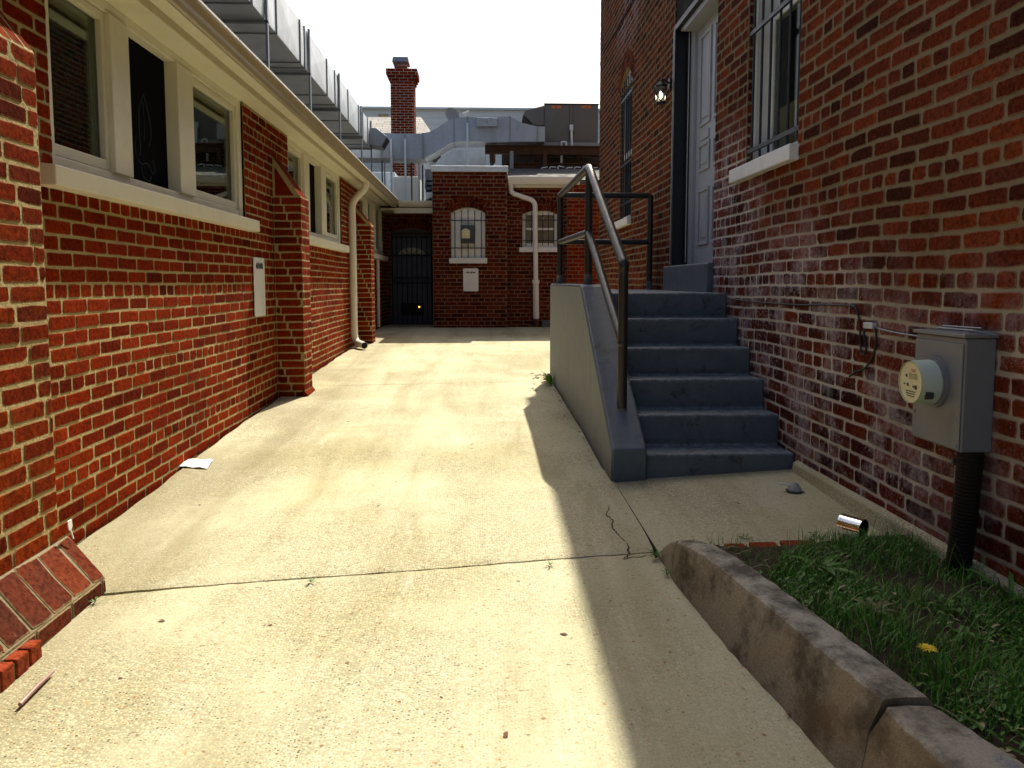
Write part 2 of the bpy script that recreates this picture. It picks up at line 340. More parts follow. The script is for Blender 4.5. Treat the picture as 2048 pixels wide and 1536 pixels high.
# ------------------------------------------------------------------ mesh builder
class MB:
    def __init__(s): s.v = []; s.f = []; s.m = []; s.e = {}
    def add(s, vs, fs, mi=0):
        b = len(s.v); s.v += [tuple(v) for v in vs]
        for f in fs: s.f.append(tuple(i+b for i in f)); s.m.append(mi)
        return b
    def box(s, x0, x1, y0, y1, z0, z1, mi=0):
        v = [(x, y, z) for z in (z0, z1) for y in (y0, y1) for x in (x0, x1)]
        s.add(v, [(0, 2, 3, 1), (4, 5, 7, 6), (0, 1, 5, 4), (1, 3, 7, 5), (3, 2, 6, 7), (2, 0, 4, 6)], mi); return s
    def obox(s, c, ax, ay, az, mi=0):       # centre and three half-axis vectors
        c, ax, ay, az = map(Vector, (c, ax, ay, az))
        v = [c+ax*i+ay*j+az*k for k in (-1, 1) for j in (-1, 1) for i in (-1, 1)]
        s.add(v, [(0, 2, 3, 1), (4, 5, 7, 6), (0, 1, 5, 4), (1, 3, 7, 5), (3, 2, 6, 7), (2, 0, 4, 6)], mi); return s
    def prism(s, poly, off, mi=0):           # polygon (3-D points) swept by a vector
        off = Vector(off); n = len(poly); P = [Vector(p) for p in poly]
        v = P+[p+off for p in P]
        f = [tuple(range(n))[::-1], tuple(range(n, 2*n))]+[(i, (i+1) % n, n+(i+1) % n, n+i) for i in range(n)]
        s.add(v, f, mi); return s
    def tube(s, path, r, n=10, mi=0, caps=True):
        P = [Vector(p) for p in path]; rs = r if isinstance(r, (list, tuple)) else [r]*len(P)
        up = Vector((0, 0, 1)); b = None; rings = []
        for i, p in enumerate(P):
            d = ((P[i+1]-p).normalized() if i+1 < len(P) else Vector())+((p-P[i-1]).normalized() if i else Vector())
            d.normalize()
            if b is None: b = d.cross(up if abs(d.z) < .95 else Vector((1, 0, 0))).normalized()
            else: b = (b-d*b.dot(d)).normalized()
            c = d.cross(b)
            k = 1.
            if 0 < i < len(P)-1:
                cs = (P[i+1]-p).normalized().dot((p-P[i-1]).normalized()); k = 1/max(.5, math.sqrt(max(.01, (1+cs)/2)))
            rings.append([p+(b*math.cos(2*math.pi*j/n)+c*math.sin(2*math.pi*j/n))*rs[i]*(1+(k-1)*.0) for j in range(n)])
        base = len(s.v)
        v = [q for rg in rings for q in rg]
        f = [(i*n+j, i*n+(j+1) % n, (i+1)*n+(j+1) % n, (i+1)*n+j) for i in range(len(P)-1) for j in range(n)]
        if caps: f += [tuple(range(n))[::-1], tuple((len(P)-1)*n+j for j in range(n))]
        s.add(v, f, mi); return s
    def disc(s, c, nrm, r, n=20, mi=0):
        c = Vector(c); nrm = Vector(nrm).normalized(); a = nrm.orthogonal().normalized(); b = nrm.cross(a)
        s.add([c+(a*math.cos(2*math.pi*j/n)+b*math.sin(2*math.pi*j/n))*r for j in range(n)], [tuple(range(n))], mi); return s
    def build(s, name, mats, parent=None, loc=None, bevel=0., smooth=False, seg=2):
        if not isinstance(mats, (list, tuple)): mats = [mats]
        me = bpy.data.meshes.new(name)
        o = Vector(parent['_o']) if parent is not None and '_o' in parent else Vector((0, 0, 0))
        if parent is None and loc is not None: o = Vector(loc)
        me.from_pydata([(v[0]-o.x, v[1]-o.y, v[2]-o.z) for v in s.v], [], s.f)
        for m in mats: me.materials.append(m)
        me.polygons.foreach_set('material_index', s.m)
        if s.e:
            at = me.attributes.new('edge', 'FLOAT', 'POINT')
            at.data.foreach_set('value', [s.e.get(i, 0.) for i in range(len(s.v))])
        if bevel or not s.e:
            bm = bmesh.new(); bm.from_mesh(me)
            bmesh.ops.recalc_face_normals(bm, faces=bm.faces)
            if bevel:
                ed = [e for e in bm.edges if len(e.link_faces) == 2 and e.calc_face_angle(0) > .5]
                bmesh.ops.bevel(bm, geom=ed, offset=bevel, segments=seg, affect='EDGES', profile=.5, clamp_overlap=True)
            bm.to_mesh(me); bm.free()
        if smooth:
            me.polygons.foreach_set('use_smooth', [True]*len(me.polygons)); me.set_sharp_from_angle(angle=R(38))
        me.update()
        ob = bpy.data.objects.new(name, me); COL.objects.link(ob)
        if parent is not None:
            ob.parent = parent; ob['_o'] = tuple(o)
        else:
            ob.location = o; ob['_o'] = tuple(o)
        return ob
def tag(o, label=None, cat=None, group=None, kind=None):
    if label: o['label'] = label
    if cat: o['category'] = cat
    if group: o['group'] = group
    if kind: o['kind'] = kind
    return o
def thing(name, label, cat, loc, group=None):
    o = bpy.data.objects.new(name, None); COL.objects.link(o); o.location = loc; o['_o'] = tuple(loc); o.empty_display_size = .1
    return tag(o, label, cat, group)
def arc(c, a, b, r, a0, a1, n):
    c, a, b = Vector(c), Vector(a), Vector(b)
    return [c+a*(r*math.cos(lerp(a0, a1, i/n)))+b*(r*math.sin(lerp(a0, a1, i/n))) for i in range(n+1)]
def soften(P, rad, n=5):
    """round the corners of a polyline"""
    P = [Vector(p) for p in P]; out = [P[0]]
    for i in range(1, len(P)-1):
        a = (P[i-1]-P[i]); b = (P[i+1]-P[i]); r = min(rad, a.length*.49, b.length*.49)
        p0 = P[i]+a.normalized()*r; p1 = P[i]+b.normalized()*r
        for k in range(n+1):
            t = k/n; out.append(p0*(1-t)**2+P[i]*2*t*(1-t)+p1*t*t)
    return out+[P[-1]]

# ------------------------------------------------------------------ brickwork (every brick its own little solid, one mesh per wall)
def add_brick(mb, O, U, V, N, u0, u1, v0, v1, dep=.0015, jit=.0016, wob=None, rnd_=1.):
    w = u1-u0; h = v1-v0
    if w < .012 or h < .012: return
    base = len(mb.v); cj = [(random.uniform(-jit, jit), random.uniform(-jit, jit)) for _ in range(12)]
    d = dep+random.uniform(-.0008, .0018); tl = random.uniform(-.0007, .0007); tv = random.uniform(-.0008, .0008)
    cc = [(random.uniform(.003, .010)*rnd_, random.uniform(.003, .008)*rnd_) for _ in range(4)]
    if random.random() < .13:
        q = random.randrange(4); cc[q] = (cc[q][0]+random.uniform(.006, .018), cc[q][1]+random.uniform(.004, .012))
    rings = [(0., -.006, 1.), (.0012, d-.0016, 1.), (.004, d, .75), (.013, d+.0003, 0.)]
    for (ins, dd, ed) in rings:
        iu = min(ins, w*.3); iv = min(ins, h*.3); a0, a1, b0, b1 = u0+iu, u1-iu, v0+iv, v1-iv; um, vm = (u0+u1)/2, (v0+v1)/2
        pts = [(a0+cc[0][0], b0), (um, b0), (a1-cc[1][0], b0), (a1, b0+cc[1][1]), (a1, vm), (a1, b1-cc[2][1]), (a1-cc[2][0], b1), (um, b1), (a0+cc[3][0], b1), (a0, b1-cc[3][1]), (a0, vm), (a0, b0+cc[0][1])]
        for k, (pu, pv) in enumerate(pts):
            pu += cj[k][0]; pv += cj[k][1]
            if wob: pv += wob(pu, pv)
            dz = dd+tl*((pu-u0)/w-.5)*2*(1 if dd > 0 else 0)+tv*((pv-v0)/h-.5)*(1 if dd > 0 else 0)
            p = O+U*pu+V*pv+N*dz
            mb.e[len(mb.v)] = ed; mb.v.append((p.x, p.y, p.z))
    for r in range(3):
        for k in range(12):
            a = base+r*12+k; b = base+r*12+(k+1) % 12
            mb.f.append((a, b, b+12, a+12)); mb.m.append(0)
    mb.f.append(tuple(base+36+k for k in range(12))); mb.m.append(0)
def brickwork(mb, O, U, V, N, u0, u1, v0, v1, holes=(), L=.2127, H=.0677, J=.0095, hdr=6, hph=0, vb=0., dep=.0016, jit=.0028, wob=None, hfrac=.5, mrec=0., fl=0.):
    O, U, V, N = Vector(O), Vector(U), Vector(V), Vector(N)
    r0 = math.floor((v0-vb)/H)-1; r1 = math.ceil((v1-vb)/H)+1
    for r in range(r0, r1):
        ra = vb+r*H; rb = ra+H
        lo_, hi_ = max(ra, v0), min(rb, v1)
        if hi_-lo_ < .004: continue
        iv = [(u0, u1)]; parts = []
        for hh in holes:
            a_, b_ = max(hh[2], lo_), min(hh[3], hi_)
            if b_-a_ < .002: continue
            ha, hb = hh[0], hh[1]
            if len(hh) > 4:
                qq = hh[4](a_+.002)
                if qq is None: continue
                ha, hb = qq
            elif b_-a_ < hi_-lo_-.004:
                if a_-lo_ > .010: parts.append((max(ha, u0), min(hb, u1), lo_, a_))
                if hi_-b_ > .010: parts.append((max(ha, u0), min(hb, u1), b_, hi_))
            nv = []
            for (p, q) in iv:
                if hb <= p or ha >= q: nv.append((p, q)); continue
                if ha > p: nv.append((p, ha))
                if hb < q: nv.append((hb, q))
            iv = nv
        hd = hdr and (r-hph) % hdr == 0
        bl = L*hfrac if hd else L
        off = L*.25 if hd else (r % 2)*L*.5+((r*37) % 11)*fl
        for (p, q, a, b) in [(p, q, lo_, hi_) for p, q in iv]+parts:
            if True:
                n = max(1, int((q-p)/.5)) if wob else 1
                for k in range(n):
                    pa = lerp(p, q, k/n); pb = lerp(p, q, (k+1)/n)
                    z = [(pa, a), (pb, a), (pb, b), (pa, b)]
                    if wob: z = [(uu, vv+(wob(uu, vv) if v0+.02 < vv < v1-.02 and not any(abs(vv-hh[2]) < .01 or abs(vv-hh[3]) < .01 for hh in holes) else 0)) for uu, vv in z]
                    mb.add([O+U*uu+V*vv-N*mrec for uu, vv in z], [(0, 1, 2, 3)], 1)
                k0 = math.floor((p-off)/bl)-1; k1 = math.ceil((q-off)/bl)+1
                for k in range(k0, k1):
                    s = off+k*bl+random.uniform(-.004, .004)*(1 if abs(k) else 0); e = off+(k+1)*bl
                    s = max(s+J/2, p+(.001 if s < p else 0)); e = min(e-J/2, q)
                    if e-s < .02: continue
                    lo = a+(J/2 if abs(a-ra) < 1e-6 or a > v0+1e-6 else .001); hi = b-(J/2 if b < v1-1e-6 or abs(b-rb) < 1e-6 else .001)
                    add_brick(mb, O, U, V, N, s, e, lo, hi, dep, jit*.8, wob if (a > v0+.02 and b < v1-.02) else None, 1.35 if hfrac == .5 and wob and jit > .003 else 1.)
def archband(mb, O, U, V, N, uc, half, spring, rise, rings, bh=.10, bw=.066, proud=.004):
    """segmental arch of rowlock bricks above an opening"""
    O, U, V, N = Vector(O), Vector(U), Vector(V), Vector(N)
    Rr = (half*half+rise*rise)/(2*rise); vc = spring+rise-Rr; a = math.asin(half/Rr)
    for k in range(rings):
        ri = Rr+k*bh; ro = ri+bh; n = max(5, int(2*a*ri/bw))
        for i in range(n):
            t0 = -a+2*a*(i+.07)/n; t1 = -a+2*a*(i+.93)/n
            q = [(ri+.005, t0), (ri+.005, t1), (ro-.005, t1), (ro-.005, t0)]
            def P(rr, t, d): return O+U*(uc+rr*math.sin(t))+V*(vc+rr*math.cos(t))+N*d
            vs = [P(rr, t, -.006) for rr, t in q]+[P(rr, t, proud) for rr, t in q]
            b = mb.add(vs, [(0, 1, 5, 4), (1, 2, 6, 5), (2, 3, 7, 6), (3, 0, 4, 7), (4, 5, 6, 7)], 0)
            for j in range(4): mb.e[b+j] = 1.; mb.e[b+4+j] = .5
        # bed of mortar behind
        m = 16
        vs = []
        for i in range(m+1):
            t = -a+2*a*i/m
            vs += [O+U*(uc+ri*math.sin(t))+V*(vc+ri*math.cos(t))+N*.0015, O+U*(uc+ro*math.sin(t))+V*(vc+ro*math.cos(t))+N*.0015]
        mb.add(vs, [(2*i, 2*i+2, 2*i+3, 2*i+1) for i in range(m)], 1)
def arch_hole(uc, half, spring, rise):
    Rr = (half*half+rise*rise)/(2*rise); vc = spring+rise-Rr
    def f(v):
        if v <= spring: return (uc-half, uc+half)
        k = Rr*Rr-(v-vc)**2
        if k <= 0: return None
        w = math.sqrt(k); return (uc-w, uc+w)
    return f

X3, Y3, Z3 = Vector((1, 0, 0)), Vector((0, 1, 0)), Vector((0, 0, 1))
XL, XR = -1.80, 1.72
PX = -1.56                                   # outer face of the piers

# ================================================================== SETTING
mb = MB(); mb.add([(-150, -150, -3.2), (150, -150, -3.2), (150, 200, -3.2), (-150, 200, -3.2)], [(0, 1, 2, 3)])
tag(mb.build('ground', M['soil']), kind='structure')
def sheet(xs, ys, z): 
    m = MB(); n = len(ys); nx = len(xs(ys[0]))
    for y in ys:
        for x in xs(y): m.v.append((x, y, z(x, y)))
    for j in range(n-1):
        for i in range(nx-1):
            a = j*nx+i; m.f.append((a, a+1, a+nx+1, a+nx)); m.m.append(0)
    return m
ys = [-3+.25*i for i in range(73)]
tag(sheet(lambda y: [-2.2, -1.9, -1.7, -1, 0, .6, .72], ys, lambda x, y: g(x, y)-.035).build('soil', M['soil']), kind='structure')
# driveway slabs, with open joints between them
CURB_BASE = [(-1., 1.06), (0., .97), (.8, .905), (1.68, .845), (1.77, .825), (1.97, .803), (2.29, .755), (2.82, .712), (3.09, .722), (4.1, .715), (4.12, .695), (8., .69), (8.05, 2.2), (18, 2.2)]
def slab(y0, y1, k0, k1, name, xr=None):
    m = MB(); nx = 44; ny = max(6, int((y1-y0)/.09)); th = .12
    rnd = random.Random(hash(round(y0*100)) & 255)
    def row(t):
        out = []
        for i in range(nx+1):
            s = i/nx
            ym = lerp(y0, y1, t); xl = -1.770+.004*math.sin(ym*5.1)+.005*math.sin(ym*13.7); xrr = (xr(ym) if xr else interp(CURB_BASE, ym)-.004)
            x = lerp(xl, xrr, s)
            yy = lerp(y0+k0*(x+1.5), y1+k1*(x+1.5), t)
            if t in (0., 1.): yy += rnd.uniform(-.003, .003)+.003*math.sin(x*5)+(.012*math.exp(-((x+1.45)/.22)**2) if t == 1. else 0)*-1
            z = g(x, yy)
            if t in (0., 1.): z -= .006
            out.append((x, yy, z))
        return out
    ts = [0.]+[.008]+[j/ny for j in range(1, ny)]+[.992, 1.]
    for t in ts: m.v += row(t)
    w = nx+1
    for j in range(len(ts)-1):
        for i in range(nx):
            a = j*w+i; m.f.append((a, a+1, a+w+1, a+w)); m.m.append(0)
    # skirt
    rim = [i for i in range(w)]+[j*w+w-1 for j in range(1, len(ts))]+[(len(ts)-1)*w+i for i in range(w-2, -1, -1)]+[j*w for j in range(len(ts)-2, 0, -1)]
    b = len(m.v); m.v += [(m.v[i][0], m.v[i][1], m.v[i][2]-th) for i in rim]; n = len(rim)
    for k in range(n): m.f.append((rim[k], b+k, b+(k+1) % n, rim[(k+1) % n])); m.m.append(0)
    o = m.build(name, M['concrete'], smooth=True); return tag(o, kind='structure')
slab(-3., 2.865, 0., .105, 'driveway')
slab(2.878, 7.44, .105, .075, 'driveway')
slab(7.449, 15.3, .075, 0., 'driveway')
# walkway slab in front of the steps
def wz(x, y): return lerp(-1.078, -1.022, (x-.7)/1.)+.03*(y-4.1)
m = sheet(lambda y: [lerp(interp(CURB_BASE, y)+.004, 1.70, i/12) for i in range(13)], [3.04+.09*i for i in range(14)], wz)
tag(m.build('walkway', M['concrete'], smooth=True), kind='structure')
KT = [(-.5, 1.10), (.8, .97), (1.548, .906), (1.671, .899), (1.894, .869), (2.145, .832), (2.466, .786), (2.73, .735), (3.0, .738), (3.1, .745)]
KB = [(-.5, 1.29), (.8, 1.17), (1.435, 1.080), (1.666, 1.014), (1.946, .973), (2.29, .922), (2.715, .840), (2.95, .80), (3.1, .775)]
# planting bed
def bedz(x, y): return lerp(-.985, -1.035, max(0., min(1., (y-1.6)/1.4)))+.012*math.sin(x*7+y*3)+.01*math.sin(y*9-x*4)+.014*(x-1)
m = sheet(lambda y: [lerp(interp(KB, y)-.02, 1.74, i/14) for i in range(15)], [-2.5+.14*i for i in range(40)], bedz)
tag(m.build('planting_bed', M['soil'], smooth=True), kind='structure')

# ---- kerb: two cast pieces with a break between them
def kerb(y0, y1, nose, label, drop=0.):
    m = MB(); n = int((y1-y0)/.03); rn = random.Random(5)
    prof = None; K = 0
    for j in range(n+1):
        y = lerp(y0, y1, j/n); bx = interp(CURB_BASE, y); tx = interp(KT, y); kx = interp(KB, y)
        zb = g(bx, y)-.03; zt = -.932-.006*(2.6-y)-drop
        if nose and y > 2.5:
            q = (y-2.5)/.6; zt -= .165*q**2.3
        pts = [(bx, zb), (lerp(bx, tx, .25), lerp(zb, zt, .32)), (lerp(bx, tx, .6), lerp(zb, zt, .68)), (tx-.005, zt-.016), (tx, zt-.006), (tx+.008, zt), (lerp(tx, kx, .5), zt+.002), (kx-.012, zt), (kx-.003, zt-.005), (kx, zt-.015), (kx+.006, zt-.16)]
        K = len(pts)
        for (x, z) in pts:
            q = rn.uniform(-.0025, .0025)
            yy = y+(.012*math.sin(z*60) if j in (0, n) and not (nose and j == n) else 0)
            m.v.append((x+q, yy, z+rn.uniform(-.002, .002)))
    for j in range(n):
        for i in range(K-1):
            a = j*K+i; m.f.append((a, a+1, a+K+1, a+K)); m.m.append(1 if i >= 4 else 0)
    m.f.append(tuple(range(K))); m.m.append(0); m.f.append(tuple(n*K+i for i in range(K))[::-1]); m.m.append(0)
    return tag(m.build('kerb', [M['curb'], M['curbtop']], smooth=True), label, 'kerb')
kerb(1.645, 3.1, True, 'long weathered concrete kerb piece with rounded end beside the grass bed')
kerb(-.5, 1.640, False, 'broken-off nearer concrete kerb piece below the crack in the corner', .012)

# ================================================================== LEFT BUILDING (long low brick wing)
LB = thing('brick_wing', 'long low red brick building with cream windows, piers and gutter along the driveway', 'building', (XL, 7., -1.1))
WIN = [(3.385, 6.06), (7.42, 10.16), (11.75, 14.4)]
H0, H1 = .50, 1.366
mb = MB()
holes = [(a, b, H0, 1.5) for a, b in WIN]
brickwork(mb, (XL, 0, 0), Y3, Z3, X3, -1., 14.8, -1.30, 1.366, holes, hdr=6, hph=5, vb=-.4105-.0677*0, wob=lambda u, v: .003*math.sin(u*2.3+v*3))
mb.build('wall', [M['brick_l'], M['mortar_l']], LB)
# room behind the windows
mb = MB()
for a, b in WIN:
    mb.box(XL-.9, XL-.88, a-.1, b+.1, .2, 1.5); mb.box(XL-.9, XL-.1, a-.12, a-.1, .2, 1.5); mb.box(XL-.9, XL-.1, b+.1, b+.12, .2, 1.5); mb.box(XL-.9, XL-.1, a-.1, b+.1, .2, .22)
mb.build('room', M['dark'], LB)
def pier(y0, y1, ztop, zcap, brick, far=True, foot=.0):
    m = MB(); zb = -1.35
    brickwork(m, (PX, 0, 0), Y3, Z3, X3, y0, y1, zb, ztop, (), hdr=0, vb=-.4105, fl=.021)
    brickwork(m, (0, y0, 0), X3, Z3, -Y3, XL+.003, PX, zb, ztop, (), hdr=0, vb=-.4105, fl=.02)
    brickwork(m, (0, y1, 0), -X3, Z3, Y3, -PX, -XL-.003, zb, ztop, (), hdr=0, vb=-.4105)
    # side gussets and sloping weathered cap
    n = Vector((zcap-ztop, 0, PX-XL)).normalized()
    for yy in (y0, y1):
        m.add([(XL, yy, ztop), (PX, yy, ztop), (XL, yy, zcap)], [(0, 1, 2)], 1)
    U = Vector((0, 1, 0)); Vv = Vector((XL-PX, 0, zcap-ztop)); ln = Vv.length; Vv.normalize()
    brickwork(m, (PX, 0, ztop), U, Vv, n, y0, y1, 0, ln, (), L=.072, H=ln, hdr=0, vb=0)
    # gusset bricks
    sg = 1
    for yy, nn in ((y0, -1), (y1, 1)):
        p = [Vector((XL+.02, yy+nn*.002, ztop+.012)), Vector((PX-.06, yy+nn*.002, ztop+.012)), Vector((XL+.02, yy+nn*.002, zcap-.09))]
        m.add(p, [(0, 1, 2)], 0)
    return m
pier(6.862, 7.155, .74, 1.09, None).build('pier', [M['brick_l'], M['mortar_l']], LB)
pier(11.13, 11.42, .82, 1.10, None).build('pier', [M['brick_l'], M['mortar_l']], LB)
m = pier(1.9, 2.85, .80, 1.12, None); p0 = m.build('pier', [M['brick_near'], M['mortar_l']], LB)
# sloped brick foot of the near pier
m = MB()
A = Vector((PX+.004, 0, -.945)); B = Vector((-1.425, 0, -1.105)); sl = (B-A); ln = sl.length; sl.normalize(); nn = Vector((-sl.z, 0, sl.x))
brickwork(m, (A.x, 0, A.z), Y3, sl, nn, 2.26, 2.90, 0, ln, (), L=.128, H=ln, hdr=0, vb=0, J=.008, dep=.003, jit=.005)
brickwork(m, (B.x, 0, 0), Y3, Z3, X3, 2.26, 2.90, -1.30, B.z, (), hdr=0, vb=B.z-.0677*4, dep=.004)
brickwork(m, (0, 2.90, 0), -X3, Z3, Y3, -B.x, -PX, -1.30, B.z, (), hdr=0)
m.add([(PX, 2.9, A.z), (B.x, 2.9, B.z), (PX, 2.9, B.z)], [(0, 1, 2)], 1)
m.add([(PX, 2.26, A.z), (B.x, 2.26, B.z), (B.x, 2.26, -1.3), (PX, 2.26, -1.3)], [(0, 1, 2, 3)], 1)
m.build('pier_foot', [M['brick_foot'], M['mortar_r']], LB)
# small spreading foot of the middle pier
m = MB()
m.prism([(PX-.02, 6.84, -.93), (PX+.025, 6.84, -.985), (PX+.025, 6.84, -1.1), (PX-.02, 6.84, -1.1)], (0, .34, 0)); m.build('pier_foot', M['brick_near'], LB, bevel=.008)
# roof, soffit, gutter
m = MB(); m.prism([(-1.60, 14.9, 1.45), (-7, 14.9, 1.95), (-7, 14.9, 1.85), (-1.60, 14.9, 1.40)], (0, -15, 0)); m.build('roof', M['roofdark'], LB)
m = MB(); m.box(-1.86, -1.667, -.5, 14.05, 1.367, 1.39)
m.build('soffit', M['cream'], LB, bevel=.002)
m = MB(); m.box(-1.668, -1.585, -.5, 14.1, 1.378, 1.40); m.build('soffit_trim', M['soffit_gap'], LB)
gp = [(-1.585, 1.362), (-1.512, 1.362), (-1.500, 1.372), (-1.492, 1.395), (-1.488, 1.415), (-1.478, 1.438), (-1.468, 1.452), (-1.466, 1.466), (-1.466, 1.474), (-1.476, 1.474), (-1.478, 1.46), (-1.495, 1.43), (-1.505, 1.38), (-1.575, 1.38), (-1.575, 1.48), (-1.585, 1.48)]
m = MB(); m.prism([(x, -.5, z) for x, z in gp], (0, 14.6, 0)); gt = m.build('gutter', M['gutter'], LB)
m = MB(); m.box(-1.592, -1.513, -.5, 14.1, 1.354, 1.3615); m.build('fascia', M['cream'], gt, bevel=.002)
m = MB()
m.box(-1.4668, -1.4640, -.5, 14.1, 1.464, 1.477); 
m.build('gutter_lip', M['white'], gt)
for yy in (4.9, 6.4, 7.9, 9.4, 10.9, 12.4): m = MB(); m.box(-1.59, -1.463, yy, yy+.02, 1.4745, 1.4785); m.build('gutter_strap', M['galv_d'], gt)

def left_window(y0, y1, mull, near):
    """frame of the opening as the part; sashes, panes, blinds below it"""
    f = MB(); xo = XL-.035; xi = XL-.10
    z0, z1 = H0, H1
    f.box(xi, XL-.004, y0, y0+.035, z0, z1); f.box(xi, xo+.02, y1-.09, y1, z0, z1)
    f.box(xi, xo+.015, y0+.035, y1-.09, z1-.055, z1); f.box(xi, xo+.015, y0+.035, y1-.09, z0, z0+.045)
    for a, b in mull: f.box(xi, xo+.03, a, b, z0+.045, z1-.055)
    fr = f.build('window', M['cream'], LB, bevel=.004)
    ed = [y0+.035, mull[0][0], mull[0][1], mull[1][0], mull[1][1], y1-.09]
    for k in range(3):
        a, b = ed[2*k], ed[2*k+1]
        if k != 1:
            s = MB(); w = .038; ztop = z1-.06; zb = z0+.05
            s.box(xi+.02, xo+.004, a+.002, a+w, zb, ztop); s.box(xi+.02, xo+.004, b-w, b-.002, zb, ztop)
            s.box(xi+.02, xo+.004, a+w, b-w, ztop-w, ztop); s.box(xi+.02, xo+.004, a+w, b-w, zb, zb+w+.012)
            s.build('sash', M['cream'], fr, bevel=.003)
            p = MB(); p.box(xi+.035, xi+.040, a+w, b-w, zb+w, ztop-w); p.build('pane', M['glass'], fr)
            if near or k == 0:
                bl = MB(); z = z1-.07
                lo = z0+.19 if near else z0+.3
                while z > lo:
                    zz = z; tl = .010
                    bl.add([(xi-.052, a+.02, zz-tl), (xi-.030, a+.02, zz), (xi-.030, b-.04, zz), (xi-.052, b-.04, zz-tl)], [(0, 1, 2, 3)])
                    z -= .0235
                bl.build('blind', M['blind'], fr)
            else:
                cu = MB(); n = 40
                for i in range(n+1):
                    yy = lerp(a+.02, b-.02, i/n); xx = xi-.06+.015*math.sin(i*1.7)
                    cu.v += [(xx, yy, z0+.05), (xx, yy, z1-.06)]
                for i in range(n): cu.f.append((2*i, 2*i+2, 2*i+3, 2*i+1)); cu.m.append(0)
                cu.build('curtain', M['curtain'], fr)
        else:
            p = MB(); p.box(xi+.010, xi+.018, a, b, z0+.045, z1-.055); pp = p.build('screen', M['screen'], fr)
            if near:
                # faint chalk-like drawing on the dark screen: a plume over a looping stem
                d = MB(); X = xi+.0195
                def st(pts, r=.0022): d.tube(soften([(X, a+(b-a)*u, lerp(z0+.045, z1-.055, v)) for u, v in pts], .06, 4), r, 5)
                st([(.52, .66), (.42, .55), (.40, .40), (.42, .27), (.40, .20)]); st([(.52, .66), (.62, .52), (.66, .38), (.60, .30)])
                st([(.34, .34), (.30, .22), (.42, .13), (.55, .18), (.66, .09), (.72, .14), (.66, .20)]); st([(.42, .13), (.45, .05), (.58, .03), (.62, .08)])
                st([(.5, .6), (.52, .45), (.5, .32)], .0015)
                d.build('chalk_drawing', M['chalk'], fr)
    s = MB()
    s.prism([(XL-.10, y0-.14, H0-.002), (XL+.085, y0-.14, H0-.022), (XL+.085, y0-.14, H0-.105), (XL-.02, y0-.14, H0-.105)], (0, y1-y0+.22, 0))
    s.build('window_sill', M['cream'], LB, bevel=.005)
left_window(3.385, 6.06, [(3.97, 4.17), (4.81, 5.06)], True)
left_window(7.42, 10.16, [(8.12, 8.36), (8.97, 9.24)], False)
left_window(11.75, 14.4, [(12.4, 12.62), (13.25, 13.5)], False)

def spout(path, r, name, mat, parent, n=14, bands=()):
    m = MB(); m.tube(soften(path, .1, 6), r, n)
    o = m.build(name, mat, parent, smooth=True)
    for (p, d, rr, h) in bands:
        b = MB(); p = Vector(p); d = Vector(d); b.tube([p-d*h, p+d*h], rr, n); b.build('pipe_band', mat, o, smooth=True)
    return o
sy = 10.62
zg = g(-1.7, sy)
sp = spout([(-1.55, sy, 1.37), (-1.55, sy, 1.27), (-1.735, sy-.02, 1.08), (-1.735, sy, .8), (-1.735, sy, zg+.16), (-1.70, sy-.03, zg+.075), (-1.56, sy-.25, zg+.05)], .047, 'downspout', M['spout'], LB,
      bands=[((-1.735, sy, -.05), (0, 0, 1), .051, .012), ((-1.735, sy, zg+.22), (0, 0, 1), .050, .03)])
m = MB(); m.disc((-1.5595, sy-.2515, zg+.05), (.14, -.22, -.02), .043); m.build('pipe_mouth', M['dark'], sp)
spout([(-1.765, 13.35, .40), (-1.765, 13.35, g(-1.7, 13.3)+.03)], .03, 'drain_pipe', M['spout'], LB)
spout([(-1.55, 2.52, 1.37), (-1.58, 2.5, 1.27), (-1.70, 2.47, 1.15), (-1.70, 2.47, 1.05)], .045, 'downspout', M['spout_w'], LB)

# ---- recess with its own eave and the dark security door (same building)
YR = 14.8
m = MB()
brickwork(m, (0, YR, 0), X3, Z3, -Y3, -1.80, -.80, -1.1, 1.5, [(-1.705, -.925, -1.2, 1.02, arch_hole(-1.315, .39, .93, .09))], hdr=6, hph=2, vb=-.4105)
archband(m, (0, YR, 0), X3, Z3, -Y3, -1.315, .39, .93, .09, 2, .09)
m.build('recess_wall', [M['brick_f'], M['mortar_f']], LB)
m = MB(); m.box(-1.80, -.83, 14.14, 14.8, 1.30, 1.34); m.build('recess_soffit', M['cream'], LB)
m = MB(); m.box(-1.56, -.85, 14.10, 14.138, 1.245, 1.342); m.build('recess_fascia', M['cream'], LB, bevel=.003)
m = MB(); m.prism([(-1.47, y, z) for y, z in [(14.06, 1.355), (14.02, 1.39), (14.0, 1.43), (14.0, 1.46), (14.012, 1.46), (14.03, 1.40), (14.07, 1.37), (14.10, 1.37), (14.10, 1.46), (14.11, 1.46), (14.11, 1.355)]], (.60, 0, 0)); m.build('recess_gutter', M['spout'], LB)
m = MB(); m.box(-1.6, -.83, 14.1, 24, 1.43, 1.462); m.build('flat_roof', M['roofdark'], LB)
dd = MB(); zt = -.795
dd.box(-1.70, -.93, YR+.05, YR+.09, zt, .94)
door = dd.build('door', M['door_d'], LB, bevel=.004)
m = MB(); m.prism([(-1.57, YR+.048, .52), (-1.06, YR+.048, .52)]+[(-1.315+.255*math.cos(a*math.pi/10), YR+.048, .52+.15*math.sin(a*math.pi/10)) for a in range(1, 10)], (0, -.006, 0)); m.build('fan_light', M['curtain'], door)
m = MB()
for k in range(5):
    a = math.pi*(k+.5)/5; m.tube([(-1.315, YR+.038, .52), (-1.315+.25*math.cos(a), YR+.038, .52+.148*math.sin(a))], .005, 5)
m.build('fan_muntins', M['door_d'], door)
